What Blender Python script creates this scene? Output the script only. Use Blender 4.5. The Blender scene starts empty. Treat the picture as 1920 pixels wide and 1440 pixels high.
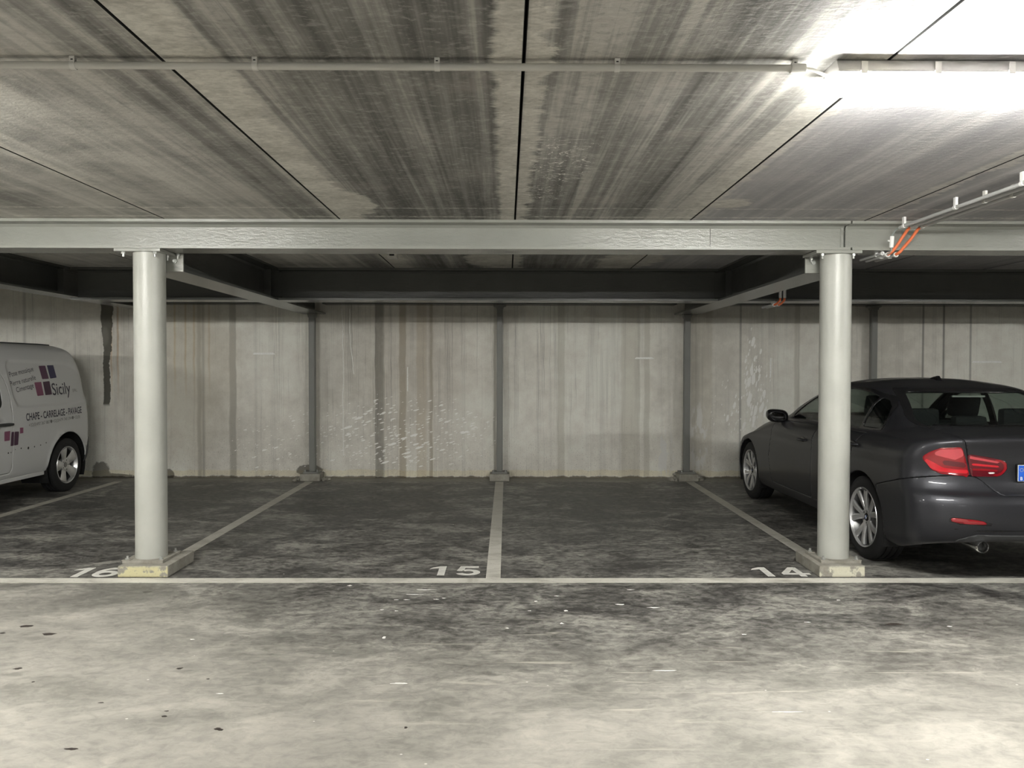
import bpy, bmesh, math, random
import numpy as np
from mathutils import Vector, Matrix
from mathutils.bvhtree import BVHTree
C = bpy.context.scene.collection
R = math.radians
H0 = 1.48          # eye height
ZC = 2.542         # underside of the ceiling planks

# ------------------------------------------------------------------ node helpers
class NT:
    def __init__(s, name, rough=.6, spec=.5, metallic=0.0):
        s.m = bpy.data.materials.new(name); s.m.use_nodes = True
        s.t = s.m.node_tree; s.b = s.t.nodes['Principled BSDF']
        s.b.inputs['Roughness'].default_value = rough
        s.b.inputs['Specular IOR Level'].default_value = spec
        s.b.inputs['Metallic'].default_value = metallic
        s._pos = None
    def n(s, t, **k):
        x = s.t.nodes.new(t)
        for a, v in k.items(): setattr(x, a, v)
        return x
    def put(s, sock, v):
        if v is None: return
        if isinstance(v, (int, float)):
            sock.default_value = v if sock.type == 'VALUE' else ((v, v, v, 1) if sock.type == 'RGBA' else (v, v, v))
        elif isinstance(v, (tuple, list)):
            sock.default_value = tuple(v) + ((1,) if sock.type == 'RGBA' and len(v) == 3 else ())
        else: s.t.links.new(v, sock)
    def M(s, op, a, b=None, c=None, clamp=False):
        x = s.n('ShaderNodeMath', operation=op); x.use_clamp = clamp
        s.put(x.inputs[0], a); s.put(x.inputs[1], b); s.put(x.inputs[2], c)
        return x.outputs[0]
    def add(s, a, b): return s.M('ADD', a, b)
    def sub(s, a, b): return s.M('SUBTRACT', a, b)
    def mul(s, a, b): return s.M('MULTIPLY', a, b)
    def mx(s, a, b): return s.M('MAXIMUM', a, b)
    def mn(s, a, b): return s.M('MINIMUM', a, b)
    def ab(s, a): return s.M('ABSOLUTE', a)
    def ss(s, v, e0, e1, o0=0., o1=1.):
        x = s.n('ShaderNodeMapRange', interpolation_type='SMOOTHSTEP')
        s.put(x.inputs[0], v); s.put(x.inputs[1], e0); s.put(x.inputs[2], e1); s.put(x.inputs[3], o0); s.put(x.inputs[4], o1)
        return x.outputs[0]
    def pos(s):
        if s._pos is None:
            g = s.n('ShaderNodeNewGeometry').outputs['Position']
            q = s.n('ShaderNodeSeparateXYZ'); s.t.links.new(g, q.inputs[0]); s._pos = (g,) + tuple(q.outputs)
        return s._pos
    def xyz(s, x, y, z):
        c = s.n('ShaderNodeCombineXYZ'); s.put(c.inputs[0], x); s.put(c.inputs[1], y); s.put(c.inputs[2], z)
        return c.outputs[0]
    def vec(s, sx=1, sy=1, sz=1, off=(0, 0, 0), rot=(0, 0, 0)):
        m = s.n('ShaderNodeMapping'); s.t.links.new(s.pos()[0], m.inputs[0])
        m.inputs['Scale'].default_value = (sx, sy, sz); m.inputs['Location'].default_value = off; m.inputs['Rotation'].default_value = rot
        return m.outputs[0]
    def noise(s, v, scale=1, detail=4, rough=.55, dist=0):
        x = s.n('ShaderNodeTexNoise'); s.put(x.inputs['Vector'], v); x.inputs['Scale'].default_value = scale
        x.inputs['Detail'].default_value = detail; x.inputs['Roughness'].default_value = rough; x.inputs['Distortion'].default_value = dist
        return x.outputs[0]
    def vor(s, v, scale=1, feature='F1', rand=1):
        x = s.n('ShaderNodeTexVoronoi', feature=feature); s.put(x.inputs['Vector'], v); x.inputs['Scale'].default_value = scale
        x.inputs['Randomness'].default_value = rand
        return x.outputs['Distance'], (x.outputs['Color'] if feature == 'F1' else None)
    def mix(s, f, a, b, mode='MIX'):
        x = s.n('ShaderNodeMix', data_type='RGBA', blend_type=mode); s.put(x.inputs[0], f); s.put(x.inputs[6], a); s.put(x.inputs[7], b)
        return x.outputs[2]
    def ramp(s, f, stops):
        x = s.n('ShaderNodeValToRGB'); s.put(x.inputs[0], f); e = x.color_ramp.elements
        while len(e) < len(stops): e.new(.5)
        for el, (p, c) in zip(e, stops):
            el.position = p; el.color = (tuple(c) + (1,)) if isinstance(c, (tuple, list)) else (c, c, c, 1)
        return x.outputs[0]
    def bump(s, h, strength=.3, dist=.01):
        x = s.n('ShaderNodeBump'); x.inputs['Strength'].default_value = strength; x.inputs['Distance'].default_value = dist
        s.put(x.inputs['Height'], h); s.t.links.new(x.outputs[0], s.b.inputs['Normal'])
    def col(s, c): s.put(s.b.inputs['Base Color'], c)
    def blob(s, a, b, ca, cb, ra, rb, wob=None, soft=.25):
        """1 inside an ellipse (ca,cb,ra,rb) of coordinates a,b"""
        da = s.M('DIVIDE', s.sub(a, ca), ra); db = s.M('DIVIDE', s.sub(b, cb), rb)
        d = s.add(s.mul(da, da), s.mul(db, db))
        if wob is not None: d = s.add(d, wob)
        return s.ss(d, 1 + soft, 1 - soft)

def plain(name, col, rough=.5, metallic=0., spec=.5, var=.06, vs=20, bump=0, coat=0, objc=False):
    t = NT(name, rough, spec, metallic)
    if objc:
        co = t.n('ShaderNodeTexCoord').outputs['Object']
    else: co = t.pos()[0]
    n = t.noise(co, vs, 4)
    lo = tuple(c * (1 - var) for c in col); hi = tuple(min(1, c * (1 + var)) for c in col)
    t.col(t.ramp(n, [(.3, lo), (.7, hi)]))
    if bump: t.bump(t.noise(co, vs * 4, 3), bump, .004)
    if coat:
        t.b.inputs['Coat Weight'].default_value = coat; t.b.inputs['Coat Roughness'].default_value = .04
    return t.m

# ------------------------------------------------------------------ object helpers
def tag(o, label=None, cat=None, group=None, kind=None):
    if label: o['label'] = label
    if cat: o['category'] = cat
    if group: o['group'] = group
    if kind: o['kind'] = kind
    return o
def empty(name, loc=(0, 0, 0), rz=0, label=None, cat=None, group=None):
    o = bpy.data.objects.new(name, None); C.objects.link(o); o.location = loc; o.rotation_euler = (0, 0, rz)
    o.empty_display_size = .1
    return tag(o, label, cat, group)
def obj(name, bm, mat, parent=None, smooth=False, sol=None, solo=-1, auto=None):
    me = bpy.data.meshes.new(name)
    if isinstance(bm, bmesh.types.BMesh):
        bm.to_mesh(me); bm.free()
    for m in (mat if isinstance(mat, (list, tuple)) else [mat]): me.materials.append(m)
    if smooth or auto:
        me.polygons.foreach_set('use_smooth', [True] * len(me.polygons))
        if auto: me.set_sharp_from_angle(angle=R(auto))
    o = bpy.data.objects.new(name, me); C.objects.link(o); o.parent = parent
    if sol:
        md = o.modifiers.new('thickness', 'SOLIDIFY'); md.thickness = sol; md.offset = solo
    return o
def link_tree(src, parent=None):
    c = src.copy(); C.objects.link(c); c.parent = parent
    for ch in list(src.children): link_tree(ch, c)
    return c
def B(bm, x0, x1, y0, y1, z0, z1, mi=0, bev=0):
    vs = [bm.verts.new((x, y, z)) for x in (x0, x1) for y in (y0, y1) for z in (z0, z1)]
    q = [(0, 1, 3, 2), (4, 6, 7, 5), (0, 4, 5, 1), (2, 3, 7, 6), (0, 2, 6, 4), (1, 5, 7, 3)]
    fs = [bm.faces.new([vs[i] for i in f]) for f in q]
    for f in fs: f.material_index = mi
    if bev:
        es = list({e for f in fs for e in f.edges})
        bmesh.ops.bevel(bm, geom=es, offset=bev, segments=2, affect='EDGES', profile=.6)
    return fs
def box(x0, x1, y0, y1, z0, z1, bev=0):
    bm = bmesh.new(); B(bm, x0, x1, y0, y1, z0, z1, 0, bev); return bm
def cyl(bm, p0, p1, r0, r1=None, seg=20, caps=True, mi=0):
    r1 = r0 if r1 is None else r1
    p0 = Vector(p0); p1 = Vector(p1); d = (p1 - p0).normalized()
    a = d.orthogonal().normalized(); b = d.cross(a)
    A = []; Bn = []
    for i in range(seg):
        t = 2 * math.pi * i / seg; u = a * math.cos(t) + b * math.sin(t)
        A.append(bm.verts.new(p0 + u * r0)); Bn.append(bm.verts.new(p1 + u * r1))
    for i in range(seg):
        j = (i + 1) % seg; f = bm.faces.new((A[i], A[j], Bn[j], Bn[i])); f.smooth = True; f.material_index = mi
    if caps:
        f = bm.faces.new(A[::-1]); f.material_index = mi; f = bm.faces.new(Bn); f.material_index = mi
def tube(bm, pts, r, seg=12):
    pts = [Vector(p) for p in pts]; rings = []
    ref = None
    for i, p in enumerate(pts):
        d = (pts[min(i + 1, len(pts) - 1)] - pts[max(i - 1, 0)]).normalized()
        if ref is None: ref = d.orthogonal().normalized()
        a = (ref - d * ref.dot(d)).normalized(); ref = a; b = d.cross(a)
        rings.append([bm.verts.new(p + (a * math.cos(2 * math.pi * k / seg) + b * math.sin(2 * math.pi * k / seg)) * r) for k in range(seg)])
    for A, Bn in zip(rings, rings[1:]):
        for k in range(seg):
            f = bm.faces.new((A[k], A[(k + 1) % seg], Bn[(k + 1) % seg], Bn[k])); f.smooth = True
    bm.faces.new(rings[0][::-1]); bm.faces.new(rings[-1])
def spline(pts, n=8):
    pts = [Vector(p) for p in pts]; P = [pts[0]] + pts + [pts[-1]]; out = []
    for i in range(1, len(P) - 2):
        for k in range(n):
            t = k / n; a, b, c, d = P[i - 1:i + 3]
            out.append(.5 * ((2 * b) + (c - a) * t + (2 * a - 5 * b + 4 * c - d) * t * t + (3 * b - a - 3 * c + d) * t ** 3))
    out.append(pts[-1]); return out
def revolve(bm, prof, seg=48, axis='x', mi=0):
    """prof: (offset along axis, radius)"""
    rings = []
    for o_, r in prof:
        ring = []
        for i in range(seg):
            t = 2 * math.pi * i / seg
            ring.append(bm.verts.new((o_, r * math.cos(t), r * math.sin(t)) if axis == 'x' else (r * math.cos(t), r * math.sin(t), o_)))
        rings.append(ring)
    for A, Bn in zip(rings, rings[1:]):
        for k in range(seg):
            f = bm.faces.new((A[k], A[(k + 1) % seg], Bn[(k + 1) % seg], Bn[k])); f.smooth = True; f.material_index = mi
    return rings
def prism(bm, pts, f, t, mi=0):
    """pts 2-D; f maps (a,b,depth) -> xyz; t thickness"""
    A = [bm.verts.new(f(a, b, 0)) for a, b in pts]; Bn = [bm.verts.new(f(a, b, t)) for a, b in pts]
    n = len(pts); fs = [bm.faces.new(A[::-1]), bm.faces.new(Bn)]
    for i in range(n): fs.append(bm.faces.new((A[i], A[(i + 1) % n], Bn[(i + 1) % n], Bn[i])))
    for q in fs: q.material_index = mi
def fixn(bm):
    bmesh.ops.recalc_face_normals(bm, faces=bm.faces); return bm
# ------------------------------------------------------------------ materials
YW = 10.42
def WX(p): return (p - 950) * YW / 1450
def WZ(p): return H0 - (p - 691) * YW / 1450
def FD(py): return H0 * 1450 / (py - 691)
def FX(px, py): return (px - 950) * FD(py) / 1450
def CD(py): return (ZC - H0) * 1450 / (691 - py)
def CX(px, py): return (px - 950) * CD(py) / 1450

def ramp_of(t, v, lo, hi, items, base, soft=.0015, interp='LINEAR'):
    """a colour ramp over coordinate v in [lo, hi]: items = (start, end, value), base elsewhere"""
    st = []
    f = lambda q: (q - lo) / (hi - lo)
    for a, b, val in sorted(items):
        st += [(f(a - soft), base), (f(a + soft), val), (f(b - soft), val), (f(b + soft), base)]
    return t.ramp(t.M('MULTIPLY_ADD', v, 1 / (hi - lo), -lo / (hi - lo)), st)

def mat_wall():
    t = NT('cast_concrete_wall', .85, .25)
    P, x, y, z = t.pos()
    mot = t.noise(P, 4.5, 5, .68)
    big = t.noise(t.vec(.6, .5, .4), 1, 2, .6)
    streak = t.noise(t.vec(9, 1, .35), 1, 3, .6)
    c = t.ramp(t.add(t.mul(big, .6), t.mul(mot, .4)), [(.38, (0.633, 0.605, 0.545)), (.5, (0.780, 0.754, 0.686)), (.60, (0.860, 0.854, 0.780))])
    c = t.mix(t.ss(streak, .5, .75, 0, .25), c, (.36, .35, .32))
    wob = t.mul(t.sub(t.noise(t.vec(.01, 1, 3, (3, 0, 0)), 1, 2), .5), .10)
    xw = t.M('MULTIPLY_ADD', wob, .35, x)
    # thin drip lines, fading downwards
    dn = t.noise(t.xyz(t.mul(t.M('MULTIPLY_ADD', wob, .30, x), 30), 0, t.mul(z, .10)), 1, 3, .6)
    dl = t.ss(t.ab(t.sub(dn, .5)), .005, .015, 1, 0)
    dx = t.mul(t.ss(x, 1.6, .6, .35, 1), t.ss(x, -3.6, -2.8, .45, 1))
    c = t.mix(t.mul(t.mul(dl, t.mul(dx, t.ss(streak, .42, .55))), t.ss(z, .3, 1.6, .2, .58)), c, (.2, .19, .17))
    # broad stripes, left and right half of the wall
    S = lambda a, b: (WX(a), WX(b))
    k = lambda v: (v, v * .99, v * .96)
    r1 = ramp_of(t, xw, -4.6, 0, [S(372, 379) + (k(.62),), S(432, 444) + (k(.62),), S(586, 600) + (k(.75),), S(703, 720) + (k(.42),), S(748, 761) + ((.62, .58, .51),), S(781, 800) + ((.84, .80, .74),), S(805, 812) + ((.60, .56, .50),)], (1, 1, 1), .004)
    r2 = ramp_of(t, xw, -.3, 4.6, [S(925, 931) + (k(.7),), S(1046, 1058) + (k(.8),), S(1165, 1200) + (k(.85),), S(1208, 1218) + (k(.8),), S(1296, 1335) + (k(.88),), S(1490, 1500) + (k(.8),)], (1, 1, 1), .004)
    both = t.mix(1, r1, r2, 'MULTIPLY')
    c = t.mix(t.ss(mot, .3, .55, .7, 1), c, t.mix(1, c, both, 'MULTIPLY'))
    # formwork joints
    w = .009
    j1 = ramp_of(t, x, -7, 1.6, [(WX(p) - w, WX(p) + w, v) for p, v in ((52, .35), (240, .5), (383, .55), (482, .8), (1053, .25))], 1.0, .004)
    j2 = ramp_of(t, x, 1.5, 7, [(WX(p) - w, WX(p) + w, v) for p, v in ((1172, .85), (1390, .25), (1732, .3), (1772, .3), (1822, .45))], 1.0, .004)
    c = t.mix(1, c, t.mix(1, j1, j2, 'MULTIPLY'), 'MULTIPLY')
    c = t.mix(t.mul(t.blob(x, z, WX(350), 1.6, .65, 1.3, t.sub(mot, .5), .7), .38), c, (.56, .51, .40))
    c = t.mix(t.mul(t.blob(x, z, WX(790), 1.4, .8, 1.5, t.sub(mot, .5), .7), .2), c, (.55, .49, .42))
    # rusty runs by the leak
    rr = ramp_of(t, xw, -6, -3.8, [(WX(p) - .012, WX(p) + .010, v) for p, v in ((224, (.75, .62, .5)), (212, (.86, .74, .62)), (330, (.9, .83, .7)), (350, (.86, .78, .66)), (366, (.88, .8, .68)), (394, (.88, .82, .74)))], (1, 1, 1), .006)
    c = t.mix(t.ss(z, .9, 1.7), c, t.mix(1, c, rr, 'MULTIPLY'))
    # wet leak
    ez = t.mul(t.sub(t.noise(t.vec(.3, 1, 5, (1, 0, 4)), 1, 3, .65), .5), .13)
    hw = t.add(.042, t.add(t.mul(t.ss(z, 1.55, 2.25), .035), t.mul(ez, .25)))
    m = t.mul(t.ss(t.sub(t.ab(t.sub(t.sub(x, WX(203)), ez)), hw), .007, -.003), t.ss(z, WZ(764), WZ(757)))
    c = t.mix(t.mul(m, .92), c, t.mix(t.mul(t.blob(x, z, WX(200), WZ(632), .05, .12, t.sub(mot, .5), .9), .5), (.085, .082, .066), (.22, .21, .18)))
    # damp patches at the foot
    dmp = None
    for px, py, rx, rz in ((188, 885, .13, .13), (215, 895, .3, .045), (318, 890, .06, .08), (578, 882, .17, .07)):
        bb = t.blob(x, z, WX(px), WZ(py), rx, rz, t.mul(t.sub(mot, .5), 2.5), .2); dmp = bb if dmp is None else t.mx(dmp, bb)
    c = t.mix(t.mul(dmp, .8), c, (.13, .12, .10))
    pit = t.noise(P, 62, 2, .7)
    low = t.ss(z, 1.0, .1)
    c = t.mix(t.mul(t.ss(pit, .58, .70), t.add(t.mul(low, .38), .16)), c, (.2, .185, .165))
    zz = t.M('MULTIPLY_ADD', mot, .09, z)
    edge = ramp_of(t, zz, 0, 1, [(.0, .068, (.3, .28, .24)), (.075, .15, (1.0, .97, .86))], (1, 1, 1), .006)
    c = t.mix(1, c, edge, 'MULTIPLY')
    # plaster splashes
    wh = (.96, .95, .91)
    def spl(rot, sx, sz, thr, region, off, cc):
        mp = t.vec(1, 1, 1, (0, 0, 0), (0, R(rot), 0))
        m2 = t.n('ShaderNodeMapping'); t.t.links.new(mp, m2.inputs[0]); m2.inputs['Scale'].default_value = (sx, .01, sz); m2.inputs['Location'].default_value = (off, 0, off)
        d, col = t.vor(m2.outputs[0], 1)
        q = t.n('ShaderNodeSeparateColor'); t.t.links.new(col, q.inputs[0])
        r = t.mul(t.M('MULTIPLY_ADD', q.outputs[0], thr, -.12 * thr), region)
        d = t.M('MULTIPLY_ADD', t.sub(pit, .5), .35, d)
        return t.mix(t.mul(t.ss(t.sub(d, r), .03, -.02), t.ss(region, .05, .2)), cc, wh)
    regA = t.mx(t.blob(x, z, WX(760), WZ(812), 1.25, .50, t.sub(mot, .5), .8), t.mul(t.blob(x, z, WX(560), WZ(835), 1.0, .5, None, .9), .55))
    c = spl(17, 6, 24, .46, regA, 0, c)
    c = spl(17, 13, 46, .46, regA, 5, c)
    regC = t.mx(t.blob(x, z, WX(1416), WZ(715), .16, .66, None, .8), t.mul(t.blob(x, z, WX(1400), WZ(760), .42, .5, None, .9), .6))
    c = spl(-12, 17, 6.0, .85, regC, 3, c)
    c = spl(-12, 34, 12, .7, regC, 6, c)
    regD = t.mx(t.blob(x, z, WX(1312), WZ(822), .13, .45, t.sub(mot, .5), .7), t.blob(x, z, WX(1248), WZ(850), .12, .3, t.sub(mot, .5), .6))
    c = t.mix(t.mul(t.mul(regD, t.ss(t.noise(t.vec(14, 1, 4, (0, 0, 0), (0, R(15), 0)), 1, 3, .6), .49, .55)), .8), c, (.76, .75, .72))
    t.col(c)
    t.bump(t.add(t.mul(pit, .5), t.mul(streak, .8)), .35, .006)
    return t.m

def mat_floor():
    t = NT('power_floated_concrete_floor', .5, .5)
    P, x, y, z = t.pos()
    n1 = t.noise(t.vec(.35, .6, 1), 1, 3, .6, .6)
    n2 = t.noise(t.vec(1.7, 2.6, 1), 1, 7, .74, .6)
    n3 = t.noise(t.vec(13, 20, 1), 1, 4, .7, .6)
    v = t.M('MULTIPLY_ADD', t.sub(n3, .5), .6, n2)
    clean = t.ramp(v, [(.30, (.235, .226, .200)), (.45, (.315, .302, .268)), (.56, (.375, .357, .315)), (.72, (.47, .444, .388))])
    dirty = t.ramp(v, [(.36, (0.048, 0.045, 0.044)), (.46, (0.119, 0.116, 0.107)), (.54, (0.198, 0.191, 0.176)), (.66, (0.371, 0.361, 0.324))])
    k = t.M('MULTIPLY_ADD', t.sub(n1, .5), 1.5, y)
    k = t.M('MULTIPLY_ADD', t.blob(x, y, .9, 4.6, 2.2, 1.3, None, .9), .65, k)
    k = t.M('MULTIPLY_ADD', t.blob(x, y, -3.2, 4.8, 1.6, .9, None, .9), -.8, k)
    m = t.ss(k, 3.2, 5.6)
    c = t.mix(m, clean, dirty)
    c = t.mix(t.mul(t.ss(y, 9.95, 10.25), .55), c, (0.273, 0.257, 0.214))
    # oily dark middle of each bay (bays 2.48 m apart)
    xm = t.sub(t.M('PINGPONG', t.sub(x, -.093), 1.24), 1.24)
    c = t.mix(t.mul(t.blob(xm, y, 0, 8.6, 1.0, 1.3, t.mul(t.sub(n2, .5), 5), .8), .45), c, (0.045, 0.045, 0.042))
    c = t.mix(t.ss(n3, .56, .76, 0, .35), c, t.mix(m, (0.207, 0.198, 0.181), (0.061, 0.061, 0.058)))
    band = t.noise(t.vec(1.3, 17, 1, (4, 2, 0)), 1, 4, .66, .5)
    rb = t.blob(x, y, .7, 3.75, 1.8, .8, t.mul(t.sub(n2, .5), 3), .9)
    c = t.mix(t.mul(t.ss(band, .58, .70), t.mul(rb, .6)), c, (0.594, 0.561, 0.479))
    c = t.mix(t.mul(t.ss(band, .42, .3), t.mul(rb, .3)), c, (0.165, 0.161, 0.149))
    d, col = t.vor(t.vec(10, 15, 1), 1)
    q = t.n('ShaderNodeSeparateColor'); t.t.links.new(col, q.inputs[0])
    r = t.mul(t.ss(q.outputs[0], .86, 1), .06)
    c = t.mix(t.ss(t.sub(d, r), .012, -.004), c, (0.676, 0.660, 0.610))
    t.col(c)
    t.put(t.b.inputs['Roughness'], t.ss(n2, .3, .75, .42, .7))
    t.bump(n3, .3, .004)
    return t.m

JOINTS = [-8.69, -7.44, -6.19, -4.94, -3.69, -2.44, -1.19, .057, 1.31, 2.56, 3.81, 5.06, 6.31, 7.56]
def mat_ceiling():
    t = NT('precast_plank_concrete', .7, .35)
    P, x, y, z = t.pos()
    s1 = t.noise(t.vec(3.6, .10, 1, (0, 0, 0)), 1, 2, .5, .15)
    s2 = t.noise(t.vec(16, .35, 1, (5, 1, 0)), 1, 4, .65, .3)
    flake = t.noise(t.vec(24, 44, 1), 1, 4, .66, .5)
    mot = t.noise(t.vec(2, 2.6, 1), 1, 6, .66, .3)
    v = t.add(t.mul(s1, .42), t.add(t.mul(s2, .42), t.mul(mot, .16)))
    c = t.ramp(v, [(.41, (.108, .105, .098)), (.46, (.175, .17, .159)), (.52, (.275, .267, .25)), (.585, (.47, .455, .42))])
    c = t.mix(t.ss(flake, .50, .68, 0, .42), c, t.mix(.5, c, (0.756, 0.733, 0.680)))
    c = t.mix(t.ss(flake, .47, .33, 0, .38), c, (0.181, 0.176, 0.166))
    c = t.mix(t.ss(mot, .56, .70, 0, .3), c, (.36, .31, .29))
    c = t.mix(t.mul(t.ss(x, -1.2, -2.0), t.ss(mot, .3, .6, .2, .55)), c, (.68, .66, .61))  # left planks lightened: the left lamp's glow put into the colour
    c = t.mix(t.mul(t.ss(x, 1.31, 1.33), .5), c, (.52, .51, .535))
    # pale laitance along the plank joints with torn edges
    rag = t.noise(t.vec(2.2, 6, 1, (2, 2, 0)), 1, 7, .78, .6)
    xr = t.M('MULTIPLY_ADD', t.sub(rag, .5), .34, x)
    xl = t.M('MULTIPLY_ADD', t.sub(rag, .5), -.15, x)
    right = ramp_of(t, xr, -4, 3, [(-3.69, -3.65, .7), (-2.5, -2.41, .8), (-1.5, -.995, 1.), (.0, .145, .9), (1.28, 1.345, .8), (2.53, 2.60, .7)], 0.0, .004)
    gR = ramp_of(t, x, -4, 3, [(-3.69, -3.4, 1.), (-2.44, -2.1, 1.), (-1.19, -.7, 1.), (.057, .4, 1.), (1.31, 1.6, 1.), (2.56, 2.9, 1.)], 0.0, .001)
    left = ramp_of(t, xl, -4, 3, [(-2.47, -2.4, .6), (-1.21, -1.1, .5), (-.045, .2, .95), (1.19, 1.4, .75), (2.50, 2.7, .7)], 0.0, .004)
    gL = ramp_of(t, x, -4, 3, [(-2.7, -2.44, 1.), (-1.5, -1.19, 1.), (-.4, .057, 1.), (1.0, 1.31, 1.), (2.3, 2.56, 1.)], 0.0, .001)
    pm = t.mx(t.mul(right, gR), t.mul(left, gL))
    pm = t.mx(pm, t.mx(t.blob(x, y, 1.42, 4.98, .17, .13, t.mul(t.sub(rag, .5), 4), .2), t.blob(x, y, -1.02, 5.0, .16, .35, t.mul(t.sub(rag, .5), 4), .2)))
    pm = t.mx(pm, t.mx(t.blob(x, y, -.15, 7.5, .25, .7, t.mul(t.sub(rag, .5), 4), .2), t.blob(x, y, 1.2, 7.6, .3, .7, t.mul(t.sub(rag, .5), 4), .2)))
    c = t.mix(t.mul(pm, .88), c, t.ramp(t.M('MULTIPLY_ADD', flake, .5, t.mul(mot, .5)), [(.38, (.42, .403, .36)), (.6, (.74, .715, .65))]))
    # bearing strip next to the beam and its pale line
    ln = ramp_of(t, t.M('MULTIPLY_ADD', t.sub(rag, .5), .10, y), 4.8, 5.8, [(5.14, 5.165, 1.), (5.42, 5.46, .8)], 0.0, .012)
    c = t.mix(t.mul(ln, t.ss(flake, .42, .58, .1, .75)), c, (0.820, 0.791, 0.731))
    # scribbled white scratches and flecks
    sc = t.ab(t.sub(t.noise(t.vec(9, 13, 1, (3, 1, 0)), 1, 2, .5, 1.2), .5))
    reg = t.mx(t.blob(x, y, .28, 4.0, .17, .45, t.mul(t.sub(rag, .5), 4), .5), t.blob(x, y, .22, 4.7, .12, .25, None, .6))
    c = t.mix(t.mul(t.mul(reg, t.ss(sc, .022, .008)), t.ss(flake, .45, .52)), c, (0.820, 0.800, 0.759))
    t.col(c)
    t.bump(t.M('MULTIPLY_ADD', mot, .5, flake), .45, .006)
    return t.m

def mat_steel(name, col, sc=1.0, bump=.5, rough=.42):
    t = NT(name, rough, .5)
    P, x, y, z = t.pos()
    n = t.noise(P, 3, 4)
    t.col(t.ramp(n, [(.3, tuple(c * .93 for c in col)), (.7, tuple(c * 1.05 for c in col))]))
    a = t.noise(t.vec(*((30, 30, 30) if sc < 1 else (14 * sc, 14 * sc, 55 * sc))), 1, 3, .5, .6)
    b = t.noise(P, 160 * sc, 2)
    t.bump(t.add(a, t.mul(b, .35)), bump, .004)
    return t.m

def mat_plinth(name, yellow):
    t = NT(name, .85, .3)
    P, x, y, z = t.pos()
    n = t.noise(P, 9, 6, .65); f = t.noise(P, 60, 4)
    c = t.ramp(n, [(.3, (.24, .225, .19)), (.7, (.40, .385, .34))])
    if yellow:
        nq = t.n('ShaderNodeSeparateXYZ'); t.t.links.new([q for q in t.t.nodes if q.type == 'NEW_GEOMETRY'][0].outputs['True Normal'], nq.inputs[0])
        c = t.mix(t.mul(t.mul(t.ss(n, .42, .48), t.ss(nq.outputs[1], -.6, -.8)), t.ss(t.add(z, t.mul(f, .02)), .095, .075)), c, t.mix(t.ss(x, -1, 1), (.55, .51, .31), (.56, .54, .43)))
    c = t.mix(t.ss(f, .58, .75, 0, .5), c, (.2, .18, .15))
    t.col(c); t.bump(t.add(n, t.mul(f, .5)), .6, .01)
    return t.m

def mat_paintline():
    t = NT('worn_white_line_paint', .6, .4)
    P, x, y, z = t.pos()
    n = t.noise(t.vec(3, 5, 1), 1, 6, .65, .8); f = t.noise(P, 45, 4, .6)
    c = t.ramp(n, [(.25, (.42, .40, .35)), (.5, (.66, .64, .57)), (.75, (.76, .74, .67))])
    c = t.mix(t.mul(t.ss(y, 5.6, 8.2), .5), c, (.40, .38, .33))
    c = t.mix(t.ss(f, .56, .75, 0, .45), c, (.35, .33, .29))
    t.col(c); t.bump(f, .2, .002)
    return t.m

M = {}
M['wall'] = mat_wall(); M['floor'] = mat_floor(); M['ceil'] = mat_ceiling()
M['steel'] = mat_steel('grey_green_painted_steel', (.29, .293, .265), 1, .9, .21)
M['steelb'] = mat_steel('shaded_steel_paint', (.10, .103, .097), 1, .5, .24)  # beam paint toned down: shade behind the front beam put into the colour
M['post'] = mat_steel('blue_grey_post_steel', (.20, .20, .186), 2, .3, .45)
M['colm'] = mat_steel('column_paint', (.45, .455, .415), .7, .35, .36)
M['plinth'] = mat_plinth('yellow_washed_plinth', True); M['plinth2'] = mat_plinth('bare_plinth', False)
M['line'] = mat_paintline()
M['num'] = plain('white_stencil_paint', (.74, .73, .68), .6, vs=12, var=.12)
M['pvc'] = plain('grey_pvc', (.52, .51, .47), .4, vs=6)
M['pvcd'] = plain('grey_pvc_conduit', (.50, .50, .49), .4, vs=6)
M['clip'] = plain('pale_clip_plastic', (.62, .61, .57), .4)
M['white'] = plain('white_plastic', (.8, .8, .78), .4)
M['orange'] = plain('orange_flexible_conduit', (.72, .17, .06), .5, vs=40)
M['wire'] = plain('grey_green_wire', (.22, .26, .24), .5)
M['galv'] = plain('galvanised_fixings', (.45, .46, .44), .4, .6)
M['dark'] = plain('matt_black', (.012, .012, .012), .8)
M['gap'] = plain('joint_shadow_filler', (.02, .02, .02), .9)
M['house'] = plain('lamp_housing_grey', (.55, .54, .52), .5)
def mat_emit(name, col, s):
    m = bpy.data.materials.new(name); m.use_nodes = True; nt = m.node_tree; nt.nodes.clear()
    e = nt.nodes.new('ShaderNodeEmission'); e.inputs[0].default_value = col + (1,); e.inputs[1].default_value = s
    o = nt.nodes.new('ShaderNodeOutputMaterial'); nt.links.new(e.outputs[0], o.inputs[0]); return m
M['led'] = mat_emit('lit_lamp_diffuser', (1.0, .99, .94), 34.0)
_nt = M['led'].node_tree; _g = _nt.nodes.new('ShaderNodeNewGeometry'); _q = _nt.nodes.new('ShaderNodeSeparateXYZ'); _nt.links.new(_g.outputs['True Normal'], _q.inputs[0])
_a = _nt.nodes.new('ShaderNodeMath'); _a.operation = 'ABSOLUTE'; _nt.links.new(_q.outputs[2], _a.inputs[0])
_m = _nt.nodes.new('ShaderNodeMath'); _m.operation = 'MULTIPLY_ADD'; _nt.links.new(_a.outputs[0], _m.inputs[0]); _m.inputs[1].default_value = -49; _m.inputs[2].default_value = 78
_tc = _nt.nodes.new('ShaderNodeTexCoord'); _s2 = _nt.nodes.new('ShaderNodeSeparateXYZ'); _nt.links.new(_tc.outputs['Object'], _s2.inputs[0])
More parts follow.
